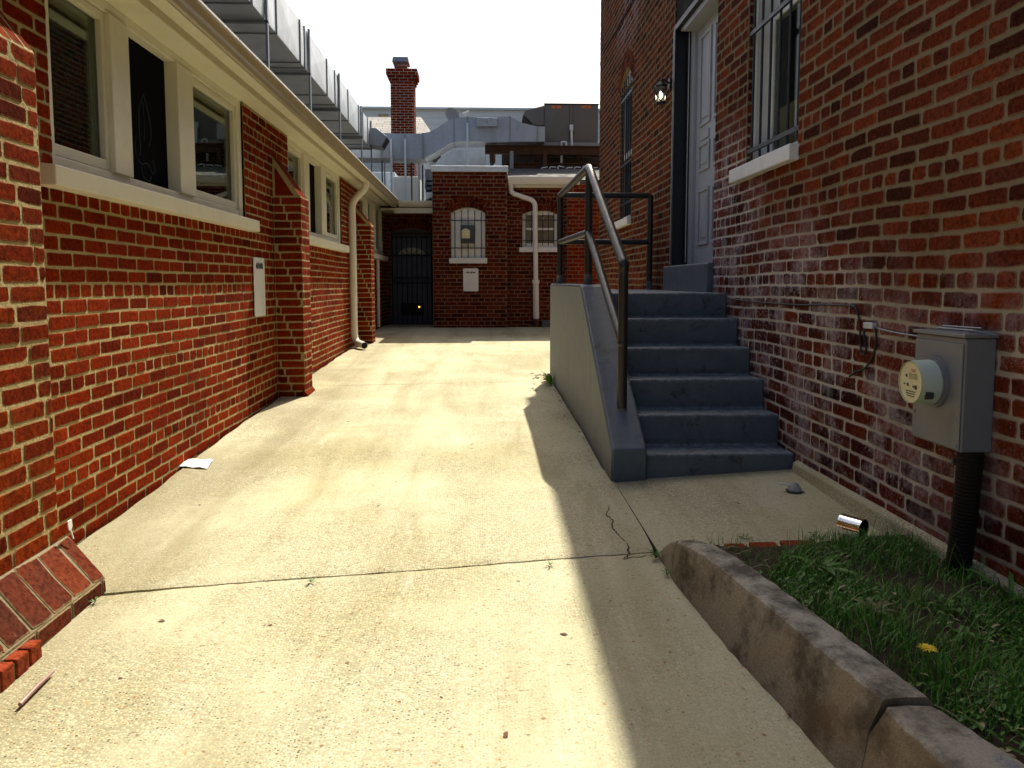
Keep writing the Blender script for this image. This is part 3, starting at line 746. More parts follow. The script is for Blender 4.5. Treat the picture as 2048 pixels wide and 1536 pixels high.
m = MB()
for x in (-1.69, -.94): m.tube([(x, YR+.01, zt), (x, YR+.01, .93)], .016, 4)
for z in (zt+.02, .0, .10, .52, .86, .93): m.tube([(-1.69, YR+.01, z), (-.94, YR+.01, z)], .011, 4)
for k in range(1, 8): m.tube([(lerp(-1.69, -.94, k/8), YR+.01, zt), (lerp(-1.69, -.94, k/8), YR+.01, .93)], .007, 4)
m.build('security_grille', M['iron'], door)
m = MB(); m.box(-1.53, -1.10, YR+.044, YR+.052, -.62, -.38); m.build('door_panel', M['dark'], door)
m = MB(); m.tube([(-1.64, YR+.03, .02), (-1.64, YR-.03, .02)], [.022, .03], 10); m.build('door_knob', M['rust'], door, smooth=True)
m = MB(); m.tube([(-1.185, YR+.040, -.455), (-1.185, YR+.030, -.455)], .014, 8); tag(m.build('indicator_lamp', M['amber'], loc=(-1.185, YR+.035, -.455)), 'tiny amber light glowing through the bottom of the dark security door', 'light')

# ================================================================== RIGHT BUILDING (old two-storey brick)
RB = thing('old_brick_house', 'tall old red brick house with painted door and barred windows above the steps', 'building', (XR, 6., -1.1))
RT = 4.83
W1 = (4.225, 5.065, .757, 2.55); W2 = (8.95, 9.72, .765, 2.30); D = (5.735, 7.02, .155, 4.0)
mb = MB()
wob = lambda u, v: .006*math.sin(u*1.9+v*1.3)+.003*math.sin(u*5.7+1)
a2 = arch_hole((W2[0]+W2[1])/2, (W2[1]-W2[0])/2, 2.30, .22)
brickwork(mb, (XR, 0, 0), Y3, Z3, -X3, -1., 11.4, -1.35, RT, [W1, D, (W2[0], W2[1], .765, 2.52, a2)], H=.0693, J=.0105, L=.216, hdr=6, hph=1, vb=-.92, dep=.0024, jit=.0034, wob=wob, hfrac=.5, fl=.006)
archband(mb, (XR, 0, 0), Y3, Z3, -X3, (W2[0]+W2[1])/2, (W2[1]-W2[0])/2, 2.30, .22, 2, .10)
# far end and back, plain returns
brickwork(mb, (0, 11.4, 0), -X3, Z3, Y3, -3.2, -XR, -1.35, RT, (), H=.0693, L=.216, hdr=6, vb=-.92)
mb.box(XR+.5, 8.5, -1., 11.38, -1.3, RT-.02, 1)
# brick reveals of the openings
def reveal(m, y0, y1, z0, z1, dep, both=True):
    brickwork(m, (0, y1, 0), X3, Z3, -Y3, XR, XR+dep, z0, z1, (), H=.0693, hdr=0, vb=-.92)
    brickwork(m, (0, y0, 0), -X3, Z3, Y3, -XR-dep, -XR, z0, z1, (), H=.0693, hdr=0, vb=-.92)
    m.add([(XR, y0, z1), (XR+dep, y0, z1), (XR+dep, y1, z1), (XR, y1, z1)], [(0, 1, 2, 3)], 1)
    m.add([(XR, y0, z0), (XR+dep, y0, z0), (XR+dep, y1, z0), (XR, y1, z0)], [(0, 1, 2, 3)], 1)
Rr_ = (.385**2+.22**2)/.44; aa_ = math.asin(.385/Rr_); yc_ = (W2[0]+W2[1])/2; vs = []
for i in range(15):
    t = lerp(-aa_, aa_, i/14); vs += [(XR, yc_+Rr_*math.sin(t), 2.52-Rr_+Rr_*math.cos(t)), (XR+.16, yc_+Rr_*math.sin(t), 2.52-Rr_+Rr_*math.cos(t))]
mb.add(vs, [(2*i, 2*i+1, 2*i+3, 2*i+2) for i in range(14)], 1)
reveal(mb, W1[0], W1[1], W1[2], W1[3], .045); reveal(mb, W2[0], W2[1], W2[2], 2.30, .16); reveal(mb, D[0], D[1], D[2], D[3], .03)
mb.build('wall', [M['brick_r'], M['mortar_r']], RB)
m = MB(); m.box(XR-.03, 8.5, -1.02, 11.43, RT, RT+.06); m.build('roof', M['roofdark'], RB)
m = MB(); m.prism([(XR+.01, 2.2, -.955), (XR-.028, 2.2, -.975), (XR-.045, 2.2, -1.12), (XR+.01, 2.2, -1.12)], (0, 1.9, 0)); m.build('footing', M['concrete'], RB, bevel=.01)
# door and its surround
DT = 2.235
m = MB()
m.box(XR+.012, XR+.03, D[0], D[1], DT, 3.98); tr = m.build('transom', M['transom'], RB)
m = MB(); m.box(XR-.006, XR+.05, D[0]+.002, D[1]-.002, DT-.02, DT+.03); m.build('transom_rail', M['iron'], tr, bevel=.004)
m = MB()
m.box(XR+.004, XR+.10, D[1]-.035, D[1]-.001, D[2], DT-.02); m.box(XR-.008, XR+.004, D[1]-.05, D[1]+.012, D[2]+.02, DT)
m.box(XR+.10, XR+.125, D[1]-.09, D[1]-.001, D[2], DT-.02)
sd = m.build('storm_door_frame', M['iron'], RB, bevel=.003)
m = MB(); m.box(XR-.0095, XR-.0078, D[1]+.004, D[1]+.009, D[2]+.02, DT-.02); m.box(XR+.105, XR+.11, D[1]-.0925, D[1]-.0895, D[2]+.03, DT-.05); m.build('edge_trim', M['white'], sd)
m = MB()
m.box(XR+.126, XR+.20, D[1]-.20, D[1]-.001, D[2], DT-.02); m.box(XR+.126, XR+.20, D[0]+.001, D[0]+.13, D[2], DT-.02); m.box(XR+.03, XR+.20, D[0]+.13, D[1]-.20, DT-.07, DT-.021)
m.box(XR+.031, XR+.125, D[0]+.001, D[1]-.10, DT-.045, DT-.0215)
df = m.build('door_frame', M['door_b'], RB, bevel=.004)
m = MB(); y0, y1 = D[0]+.13, D[1]-.20; xd = XR+.155
m.box(xd, xd+.045, y0, y1, D[2]+.01, DT-.071)
dr = m.build('door', M['door_b'], RB)
m = MB()
for (za, zb) in ((.30, .78), (.92, 1.16), (1.30, 2.06)):
    za += .02; zb += .02
    for (ya, yb) in ((y0+.12, (y0+y1)/2-.05), ((y0+y1)/2+.05, y1-.12)):
        for (p, q, r_, s_) in ((ya, yb, za, za+.03), (ya, yb, zb-.03, zb), (ya, ya+.03, za+.03, zb-.03), (yb-.03, yb, za+.03, zb-.03)): m.box(xd-.014, xd+.002, p, q, r_, s_)
        m.box(xd-.008, xd+.002, ya+.06, yb-.06, za+.06, zb-.06)
m.build('panel_moulding', M['door_b'], dr, bevel=.004)
m = MB(); m.box(xd-.012, xd+.002, y1-.40, y1-.16, 1.20, 1.27); m.build('letter_slot', M['door_b'], dr, bevel=.004)
m = MB(); m.tube([(xd, y0+.07, 1.17), (xd-.04, y0+.07, 1.17), (xd-.055, y0+.07, 1.17)], [.012, .026, .02], 12); m.build('door_knob', M['galv'], dr, smooth=True)
m = MB(); m.box(XR+.2, XR+.5, D[0], D[1], D[2], 4.0); m.build('dark_backing', M['dark'], RB)
m = MB(); m.box(XR-.045, XR+.15, D[0]-.02, D[1]+.11, -.12, .152); m.build('threshold', M['step'], RB, bevel=.012)

def bars(name, mat, parent, X, ys_, z0, z1, hz, y0, y1, r=.0085):
    m = MB()
    for y in ys_: m.tube([(X, y, z0), (X, y, z1)], r, 8)
    for z in hz: m.box(X-.013, X-.008+.012, y0, y1, z-.013, z+.013)
    return m.build(name, mat, parent, smooth=False)
# near window
m = MB(); y0, y1, z0, z1 = W1; xa, xb = XR+.045, XR+.20
m.box(xa, xb, y0, y0+.035, z0, z1); m.box(xa, xb, y1-.035, y1, z0, z1); m.box(xa, xb, y0+.035, y1-.035, z1-.06, z1); m.box(xa, xb, y0+.035, y1-.035, z0, z0+.03)
w = m.build('window', M['white'], RB, bevel=.004)
m = MB(); xs = XR+.135; a, b = y0+.035, y1-.035
m.box(xs, xs+.035, a, a+.045, z0+.03, 1.70); m.box(xs, xs+.035, b-.05, b, z0+.03, 1.70); m.box(xs, xs+.035, a+.045, b-.05, 1.65, 1.70); m.box(xs, xs+.035, a+.045, b-.05, z0+.03, z0+.075)
m.build('sash', M['white'], w, bevel=.003)
m = MB(); m.box(xs+.037, xs+.062, a, a+.045, 1.66, z1-.06); m.box(xs+.037, xs+.062, b-.05, b, 1.66, z1-.06); m.box(xs+.037, xs+.062, a+.045, b-.05, 1.66, 1.72); m.build('sash', M['white'], w, bevel=.003)
m = MB(); m.box(xs+.012, xs+.016, a+.045, b-.05, z0+.075, 1.65); m.build('pane', M['glass_c'], w)
m = MB(); m.box(xs+.048, xs+.052, a+.045, b-.05, 1.72, z1-.06); m.build('pane', M['glass_c'], w)
m = MB(); m.box(xs+.022, xs+.027, a+.10, b-.051, z0+.076, 1.09); m.box(xs+.017, xs+.0215, a+.42, a+.47, z0+.076, 1.05); m.build('cardboard', M['tan'], w)
m = MB(); m.box(xs+.075, xs+.09, y0, y1, z0, z1); m.build('dark_backing', M['dark'], w)
bars('window_guard', M['iron'], w, XR+.018, [lerp(y0+.05, y1-.06, k/5) for k in range(6)], z0+.03, 2.5, (.845, 1.585, 2.3), y0-.0, y1)
m = MB(); m.box(XR-.055, XR+.10, y0-.02, y1+.17, z0-.092, z0-.004); m.build('window_sill', M['sillw'], RB, bevel=.007, seg=3)
# far window under its arch
m = MB(); y0, y1, z0, z1 = W2[0], W2[1], .765, 2.30; yc = (y0+y1)/2
def apoly(x, h, spring, rise, zb, inset=0.):
    Rr = (h*h+rise*rise)/(2*rise); vc = spring+rise-Rr; a = math.asin(h/Rr)
    pts = [(x, yc-h+inset, zb), (x, yc+h-inset, zb)]
    for i in range(13):
        t = lerp(a, -a, i/12); pts.append((x, yc+(Rr-inset)*math.sin(t)*(h-inset)/h*1., vc+(Rr-inset)*math.cos(t)))
    return pts
m.prism(apoly(XR+.055, .385, 2.30, .22, z0), (.045, 0, 0)); w = m.build('window', M['white'], RB)
m = MB(); m.box(XR+.047, XR+.0515, y0+.06, y1-.06, z0+.05, 1.52); m.build('pane', M['glass'], w)
m = MB(); m.box(XR+.0516, XR+.0545, y0+.06, y1-.06, z0+.05, 2.22); m.build('dark_backing', M['dark'], w)
m = MB(); m.box(XR+.036, XR+.054, y0+.04, y1-.04, 1.50, 1.56); m.build('meeting_rail', M['white'], w)
bars('window_guard', M['iron'], w, XR+.016, [lerp(y0+.05, y1-.05, k/5) for k in range(6)], z0+.03, 2.42, (.95, 1.42, 2.2), y0, y1)
m = MB(); m.box(XR-.05, XR+.10, y0-.02, y1+.10, z0-.09, z0-.004); m.build('window_sill', M['sillw'], RB, bevel=.007, seg=3)

# ================================================================== STOOP
ST = thing('concrete_stoop', 'blue-grey painted concrete stoop with six steps and a sloped side wall', 'steps', (1.2, 5.5, -1.1))
SY = [4.125, 4.363, 4.612, 4.868, 5.116, 5.372]; SZ = [-.932, -.756, -.582, -.412, -.238, -.070]
m = MB(); zb = -1.25
prof = [(SY[0], zb)]
for i in range(6):
    prof.append((SY[i]+.006, SZ[i]))
    if i < 5: prof.append((SY[i+1], SZ[i]-.004))
prof += [(7.86, -.066), (7.86, zb)]
m.prism([(.893, y, z) for y, z in prof], (XR-.003-.893, 0, 0)); m.build('steps', M['tread'], ST, bevel=.011, seg=3)
m = MB(); cp = [(4.10, zb), (4.095, -.895), (4.14, -.868), (5.46, -.028), (5.53, -.012), (7.885, -.008), (7.885, zb)]
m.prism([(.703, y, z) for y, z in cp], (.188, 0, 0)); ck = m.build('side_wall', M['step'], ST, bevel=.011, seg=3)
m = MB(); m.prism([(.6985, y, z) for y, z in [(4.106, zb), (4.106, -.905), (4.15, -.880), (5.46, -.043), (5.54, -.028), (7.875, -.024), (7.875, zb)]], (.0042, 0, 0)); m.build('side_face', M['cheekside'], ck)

# ---- pipe railing
RL = thing('pipe_railing', 'black steel pipe handrail with two rails around the stoop landing', 'railing', (.8, 5.7, 0.))
PO = [Vector((.805, 4.385, -.80)), Vector((.79, 5.735, -.02)), Vector((.77, 7.62, -.01)), Vector((1.655, 7.62, -.066))]
TOP = [Vector((.805, 4.385, .105)), Vector((.79, 5.735, .825)), Vector((.77, 7.62, .85)), Vector((1.655, 7.62, .85))]
MID = [Vector((.805, 4.385, -.345)), Vector((.79, 5.735, .37)), Vector((.77, 7.62, .40)), Vector((1.655, 7.62, .40))]
r = .028
for p, t in zip(PO, TOP):
    m = MB(); e = t.copy(); m.tube([p-Vector((0, 0, .03)), e], r, 14); po = m.build('post', M['black'], RL, smooth=True)
    m = MB(); m.tube([p-Vector((0, 0, .02)), p+Vector((0, 0, .085))], r+.003, 14); m.build('post_sleeve', M['cheekside'], po, smooth=True)
m = MB(); m.tube(soften([TOP[0]-Vector((0, 0, .04)), TOP[0]+Vector((0, -.012, 0)), TOP[1]+Vector((0, .0, .02)), TOP[2], TOP[3], TOP[3]-Vector((0, 0, .08))], .06, 6), r+.001, 14); m.build('top_rail', M['black'], RL, smooth=True)
m = MB()
m.tube([MID[0], MID[1]], r-.001, 14); m.tube([MID[1], MID[2]], r-.001, 14); m.tube([MID[2], MID[3]], r-.001, 14)
m.build('middle_rail', M['black'], RL, smooth=True)
for q in (MID[1], MID[2], MID[0], MID[3], TOP[1], TOP[0], TOP[2]):
    rr = r+.004; n = 8; m = MB()
    m.tube([q+Vector((0, 0, rr*math.cos(math.pi*k/n)*-1)) for k in range(n+1)], [max(.001, rr*math.sin(math.pi*k/n)) for k in range(n+1)], 12)
    m.build('weld', M['black'], RL, smooth=True)

# ================================================================== REAR BLOCK with blind window
YB = 13.5
RK = thing('brick_annex', 'dark red brick projecting block with metal coping and a blocked arched window', 'building', (-.2, YB, -.8))
bx0, bx1 = -.835, .445
m = MB(); ah = arch_hole(-.227, .293, 1.20, .095)
brickwork(m, (0, YB, 0), X3, Z3, -Y3, bx0, bx1, -1.1, 1.89, [(-.52, .066, .43, 1.30, ah)], hdr=6, hph=1, vb=-.80)
archband(m, (0, YB, 0), X3, Z3, -Y3, -.227, .293, 1.20, .095, 2, .10)
brickwork(m, (bx1, 0, 0), Y3, Z3, X3, YB, YB+.25, -1.1, 1.89, (), hdr=0, vb=-.80)
brickwork(m, (bx0, 0, 0), -Y3, Z3, -X3, -15, -YB, -1.1, 1.89, (), hdr=0, vb=-.80)
m.box(bx0+.1, bx1-.05, YB+.14, YB+2.2, -1.1, 1.88, 1)
m.build('wall', [M['brick_f'], M['mortar_f']], RK)
m = MB(); m.box(bx0-.02, bx1+.02, YB-.03, YB+2.25, 1.895, 1.995); m.build('coping', M['galv'], RK, bevel=.006)
m = MB(); yc = -.227
Rr = (.293**2+.095**2)/(2*.095); vc = 1.20+.095-Rr; a = math.asin(.293/Rr)
m.prism([(-.52, YB+.055, .43), (.066, YB+.055, .43)]+[(yc+Rr*math.sin(lerp(a, -a, i/12)), YB+.055, vc+Rr*math.cos(lerp(a, -a, i/12))) for i in range(13)], (0, .05, 0))
bw = m.build('blind_window', M['white'], RK)
m = MB()
for k in range(5): x = lerp(-.455, .0, k/4); m.tube([(x, YB+.012, .43), (x, YB+.012, 1.21+.06*(1-abs(k-2)/2.2))], .0075, 6)
for z in (.60, 1.07): m.tube([(-.53, YB+.006, z), (.075, YB+.006, z)], .0085, 6)
m.build('window_guard', M['iron'], bw)
m = MB(); m.box(-.555, .10, YB-.05, YB+.10, .335, .428); m.build('window_sill', M['sillw'], RK, bevel=.008, seg=3)
# meter box on the blind window
MBX = thing('wall_meter', 'small dark grey meter box with cream dial on the blocked arched window', 'meter', (-.235, YB, .68))
m = MB(); m.box(-.355, -.12, YB-.10, YB-.004, .675, .985); m.build('box', M['darkbox'], MBX, bevel=.008)
m = MB(); m.box(-.335, -.195, YB-.118, YB-.101, .76, .90); m.tube([(-.265, YB-.10, .86), (-.265, YB-.14, .86)], .066, 18); m.build('dial', M['meterface'], MBX, bevel=.004)

# enamel signs with a band of faded lettering
def smudge(m, f, w, h):
    rn = random.Random(int(w*1000)); x = 0.
    while x < w:
        q = rn.uniform(.006, .014)*w/.14; hh = h*rn.uniform(.55, 1.)
        m.add([f(x, (h-hh)*rn.random()), f(min(w, x+q), 0.), f(min(w, x+q), hh), f(x, hh)], [(0, 1, 2, 3)]); x += q*rn.uniform(.95, 1.35)
def rsign(O, U, N, w, h, rr=.022):
    O, U, N = Vector(O), Vector(U), Vector(N); P = []
    for (cx, cz, a0) in ((w-rr, h-rr, 0), (rr, h-rr, 90), (rr, rr, 180), (w-rr, rr, 270)):
        P += [O+U*(cx+rr*math.cos(R(a0+15*k)))+Z3*(cz+rr*math.sin(R(a0+15*k))) for k in range(7)]
    return MB().prism(P, N*.005)
SG = thing('wall_sign', 'blank white rounded sign below the blocked arched window', 'sign', (-.18, YB-.012, .07), 'white rounded signs on the brick walls')
rsign((-.315, YB-.008, -.145), X3, -Y3, .262, .395).build('sign_plate', M['sign'], SG)
m = MB(); smudge(m, lambda x, z: (-.265+x, YB-.0142, .165+z), .165, .038); m.build('faded_lettering', M['ink'], SG)
SG = thing('wall_sign', 'narrow-looking white rounded sign on the left brick wall beside the near window sill', 'sign', (XL+.01, 6.35, 0.), 'white rounded signs on the brick walls')
pa = onX(507, 530, XL+.012); pb = onX(531, 632, XL+.012)
rsign((XL+.010, pb.y, pb.z+.005), -Y3, X3, pb.y-pa.y, .47).build('sign_plate', M['sign'], SG)
m = MB(); w = pb.y-pa.y; smudge(m, lambda x, z: (XL+.0162, pb.y-.05-x, pb.z+.385+z), w-.10, .055); m.build('faded_lettering', M['ink'], SG)

# ================================================================== REAR WING (right of the block)
YW = 13.72
WG = thing('rear_brick_wing', 'rear red brick wing with white gutter and a small barred window', 'building', (1.1, YW, -.8))
wx0, wx1 = .723, 1.338
m = MB(); wc = (wx0+wx1)/2; ah = arch_hole(wc, .308, 1.20, .07)
brickwork(m, (0, YW, 0), X3, Z3, -Y3, bx1, 1.50, -1.1, 1.72, [(wx0, wx1, .625, 1.28, ah)], hdr=6, hph=3, vb=-.80)
archband(m, (0, YW, 0), X3, Z3, -Y3, wc, .308, 1.20, .07, 2, .10)
m.box(bx1+.02, 3.1, YW+.3, YW+3, -1.1, 1.70, 1)
m.build('wall', [M['brick_f'], M['mortar_f']], WG)
m = MB()
brickwork(m, (0, YW-.12, 0), X3, Z3, -Y3, 1.50, 3.2, -1.1, 1.72, (), hdr=6, hph=3, vb=-.80)
brickwork(m, (1.50, 0, 0), -Y3, Z3, -X3, -YW, -YW+.12, -1.1, 1.72, (), hdr=0, vb=-.80)
m.build('return_wall', [M['brick_l'], M['mortar_f']], WG)
m = MB(); y = YW+.05
m.box(wx0+.002, wx0+.06, y, y+.05, .627, 1.25); m.box(wx1-.06, wx1-.002, y, y+.05, .627, 1.25); m.box(wx0+.06, wx1-.06, y, y+.05, 1.19, 1.26); m.box(wx0+.06, wx1-.06, y, y+.05, .627, .70); m.box(wx0+.06, wx1-.06, y+.01, y+.04, .93, .97)
w = m.build('window', M['white'], WG)
m = MB(); m.box(wx0+.06, wx1-.06, y+.02, y+.024, .70, 1.19); m.build('pane', M['glass_w'], w)
m = MB(); m.box(wx0+.06, wx1-.06, y+.06, y+.065, .66, 1.2); m.build('curtain', M['curtain'], w)
m = MB(); m.box(wx0, wx1, y+.07, y+.09, .63, 1.27); m.build('dark_backing', M['white'], w)
m = MB()
for k in range(6): x = lerp(wx0+.06, wx1-.06, k/5); m.tube([(x, YW+.01, .65), (x, YW+.01, 1.23)], .007, 6)
for z in (.74, 1.10): m.tube([(wx0, YW+.005, z), (wx1, YW+.005, z)], .008, 6)
m.build('window_guard', M['iron'], w)
m = MB(); m.box(wx0-.06, wx1+.06, YW-.05, YW+.08, .54, .623); m.build('window_sill', M['sillw'], WG, bevel=.008, seg=3)
m = MB(); m.prism([(bx1+.025, y_, z_) for y_, z_ in [(YW-.02, 1.70), (YW-.13, 1.70), (YW-.155, 1.74), (YW-.17, 1.80), (YW-.17, 1.825), (YW-.155, 1.825), (YW-.14, 1.75), (YW-.03, 1.73), (YW-.03, 1.825), (YW-.02, 1.825)]], (1.24, 0, 0)); gw = m.build('gutter', M['white'], WG)
m = MB(); m.box(bx1+.025, 1.69, YW-.019, YW-.004, 1.66, 1.78); m.build('fascia', M['white'], gw)
m = MB(); m.prism([(bx1+.03, YW-.02, 1.80), (bx1+.03, YW+1.2, 2.16), (bx1+.03, YW+1.2, 2.05), (bx1+.03, YW-.02, 1.74)], (2.6, 0, 0)); m.build('roof', M['roofdark'], WG)
yy = YW-.09
sp = spout([(.515, yy, 1.70), (.515, yy, 1.56), (.94, yy+.02, 1.42), (.94, yy+.02, 1.2), (.955, yy+.02, .03)], .043, 'downspout', M['spout_w'], WG)
m = MB(); m.tube([(.955, yy+.02, .05), (.965, yy+.02, -.63)], .053, 16); m.tube([(.955, yy+.02, .055), (.955, yy+.02, -.01)], .066, 16); m.build('drain_riser', M['spout_w'], sp, smooth=True)
m = MB(); m.tube([(.966, yy+.02, -.62), (.968, yy+.02, -.80)], .048, 14); m.build('rusty_end', M['rust'], sp, smooth=True)
m = MB(); m.box(1.06, 1.35, YW-.10, YW-.004, -.80, -.66); m.build('base_ledge', M['step'], WG, bevel=.01)

# floodlight and junction bits on the block's left top corner
FL = thing('floodlight', 'small grey floodlight hood on the roof edge beside the brick block', 'light', (-.93, 14.02, 1.47))
m = MB(); m.prism([(-.99, 13.95, 1.46), (-.86, 13.95, 1.52), (-.85, 13.95, 1.60), (-.98, 13.95, 1.60)], (0, .14, 0)); m.build('hood', M['galv'], FL, bevel=.006)
m = MB(); m.tube([(-.93, 14.02, 1.6), (-.99, 14.02, 1.68), (-.99, 14.02, 1.80), (-.88, 14.02, 1.66), (-.84, 14.02, 1.66)], .012, 8); m.build('arm', M['iron'], FL)

# ================================================================== ROOFTOP EQUIPMENT
# long duct on the left roof
LD = thing('roof_duct', 'long galvanized duct running along the left roof above the gutter', 'duct', (-2.4, 9., 2.4))
dx0, dx1, dz0, dz1 = -2.75, -2.0, 2.435, 2.885
JT = [2.9, 4.7, 5.2, 6.95, 7.08, 7.9, 8.9, 9.12, 10.4, 10.95, 11.2, 12.0, 13.0, 13.45, 14.0]
ye = [-.5]+JT+[14.45]
for a, b in zip(ye, ye[1:]):
    m = MB(); sg = random.uniform(-.004, .004)
    # cross-broken panel: the side face has a shallow pyramid
    m.box(dx0, dx1, a+.004, b-.004, dz0, dz1)
    yc_, zc_ = (a+b)/2, (dz0+dz1)/2
    m.add([(dx1+.001, a+.01, dz0+.01), (dx1+.001, b-.01, dz0+.01), (dx1+.001, b-.01, dz1-.01), (dx1+.001, a+.01, dz1-.01), (dx1+.012, yc_, zc_)], [(0, 1, 4), (1, 2, 4), (2, 3, 4), (3, 0, 4)])
    m.build('duct_section', M['galv'], LD)
for y in JT: m = MB(); m.box(dx0-.006, dx1+.014, y-.009, y+.009, dz0-.010, dz1+.008); m.build('seam_flange', M['galv_d'], LD)
for y in (5.25, 7.5, 9.3, 11.2, 13.2, 14.35):
    m = MB()
    for x in (dx0-.03, dx1+.008): m.box(x, x+.022, y-.02, y+.02, 1.46+.0926*(-1.6-x), dz1+.03)
    m.box(dx0-.03, dx1+.030, y-.02, y+.02, dz0-.035, dz0-.011)
    m.build('support_frame', M['galv_d'], LD)
HD = thing('vent_hood', 'small dark sheet metal vent hood at the end of the long left duct', 'vent', (-1.95, 14.2, 2.5))
m = MB(); P = [onY(740, 255, 14.2), onY(753, 256, 14.2), onY(774, 273, 14.2), onY(762, 293, 14.2), onY(738, 290, 14.2)]
m.prism(P, (0, .45, 0)); m.build('hood', M['galv_d'], HD, bevel=.006)
a, b = P[2], P[3]
m = MB(); m.obox((a+b)/2+Vector((.004, .225, 0)), (b-a)*.42, (0, .19, 0), (.004, 0, .003)); m.build('louvre', M['dark'], HD)

# S-shaped duct crossing the rear roof
YD = 15.
SD = thing('curved_duct', 'grey galvanized duct with an S bend crossing the rear roof to the rooftop unit', 'duct', (-.3, YD, 2.4))
tp = [(700, 266), (758, 266), (812, 267), (842, 267), (858, 264), (874, 256), (890, 245), (907, 237), (925, 234), (1020, 233)]
bt = [(700, 315), (758, 316), (812, 317), (836, 317), (850, 314), (866, 308), (880, 299), (893, 290), (908, 284), (925, 283), (1020, 283)]
P = [onY(*q, YD) for q in tp]+[onY(*q, YD) for q in reversed(bt)]
m = MB(); m.prism(P, (0, .62, 0)); m.build('duct_bend', M['galv_m'], SD)
P = [onY(*q, YD+.003) for q in [(1020, 233), (1046, 246), (1075, 253), (1090, 253), (1090, 283), (1020, 283)]]
m = MB(); m.prism(P, (0, .6, 0)); m.build('duct_transition', M['galv_m'], SD)
for px, t, b in ((762, 266, 316), (810, 267, 317), (846, 267, 316), (908, 237, 284), (935, 234, 283), (1020, 233, 283), (1075, 253, 283)):
    m = MB(); p, q = onY(px, t-1, YD), onY(px, b+1, YD); m.box(p.x-.013, p.x+.013, YD-.014, YD+.63, q.z, p.z); m.build('seam_flange', M['galv_d'], SD)
m = MB(); p, q = onY(953, 235, YD-.14), onY(994, 252, YD-.14); m.box(p.x, q.x, YD-.14, YD-.014, q.z, p.z); ib = m.build('control_box', M['galv_m'], SD, bevel=.006)
m = MB(); c = (p+q)/2; m.tube([(c.x, YD-.14, c.z), (c.x, YD-.15, c.z)], .02, 10); m.build('box_logo', M['galv_d'], ib)
for px in (783, 811, 935):
    m = MB(); p = onY(px, 316 if px < 900 else 284, YD); zt = 1.46
    m.box(p.x-.018, p.x+.018, YD-.05, YD-.02, zt, p.z+.35); m.build('support_leg', M['galv'], SD)
# smaller duct behind the block
P = [onY(*q, 16.2) for q in [(868, 330), (880, 316), (905, 301), (930, 300), (972, 302), (972, 336), (868, 340)]]
m = MB(); m.prism(P, (0, .5, 0)); tag(m.build('low_duct', M['galv_m'], loc=P[0]), 'lower galvanized duct behind the brick block under the S-shaped duct', 'duct')

# rooftop unit
YU = 15.6
RU = thing('rooftop_unit', 'dark grey boxy rooftop air handling unit with an intake hood, above the rear wing', 'hvac unit', (1.7, YU, 2.75))
p, q = onY(1089, 208, YU), onY(1196, 285, YU)
m = MB(); m.box(p.x, q.x, YU, YU+1.3, q.z, p.z); m.build('cabinet', M['rtu'], RU, bevel=.008)
m = MB(); c = (p.x+q.x)/2; m.box(c-.04, c-.032, YU-.004, YU-.0005, q.z+.03, p.z-.03); m.box(c+.03, c+.036, YU-.004, YU-.0005, q.z+.03, p.z-.03); m.box(p.x-.01, q.x+.01, YU-.012, YU-.001, p.z-.015, p.z+.012); m.build('panel_seam', M['dark'], RU)
m = MB(); m.box(p.x-.02, q.x+.03, YU-.02, YU+1.32, q.z-.09, q.z-.004); m.build('base_rail', M['rtulight'], RU, bevel=.005)
for px in (1103, 1163):
    m = MB(); a, b = onY(px, 211, YU), onY(px+19, 217, YU); m.box(a.x, b.x, YU-.006, YU-.0005, b.z, a.z); lb = m.build('warning_label', M['orange'], RU)
    m = MB(); cx = (a.x+b.x)/2; m.add([(cx-.02, YU-.0075, b.z+.012), (cx+.02, YU-.0075, b.z+.012), (cx, YU-.0075, a.z-.01)], [(0, 1, 2)]); m.build('warning_triangle', M['ink'], lb)
P = [onY(*s, YU) for s in [(1088, 211), (1085, 212), (1051, 221), (1047, 228), (1066, 247), (1075, 250), (1088, 250)]]
m = MB(); m.prism(P, (0, 1.1, 0)); hd = m.build('intake_hood', M['rtu'], RU)
a, b = P[3], P[4]; m = MB(); m.obox((a+b)/2+Vector((-.006, .55, -.004)), (b-a)*.45, (0, .5, 0), (.006, 0, .004)); m.build('hood_screen', M['dark'], hd)
# condensate pipe
m = MB(); m.tube(soften([onY(*s, YU-.06) for s in [(1143, 252), (1143, 262), (1144, 296), (1132, 296), (1132, 284), (1123, 284), (1123, 352)]], .02, 3), .022, 8)
tag(m.build('condensate_pipe', M['pvc'], loc=onY(1123, 352, YU-.06), smooth=True), 'thin white plastic drain pipe with a trap below the rooftop unit', 'pipe')
m = MB(); a = onY(1143, 256, YU-.05); m.box(a.x-.04, a.x+.03, YU-.09, YU-.012, a.z-.05, a.z+.06); tag(m.build('switch_box', M['galv'], loc=a, bevel=.005), 'small pale switch box on the front of the rooftop unit', 'switch')
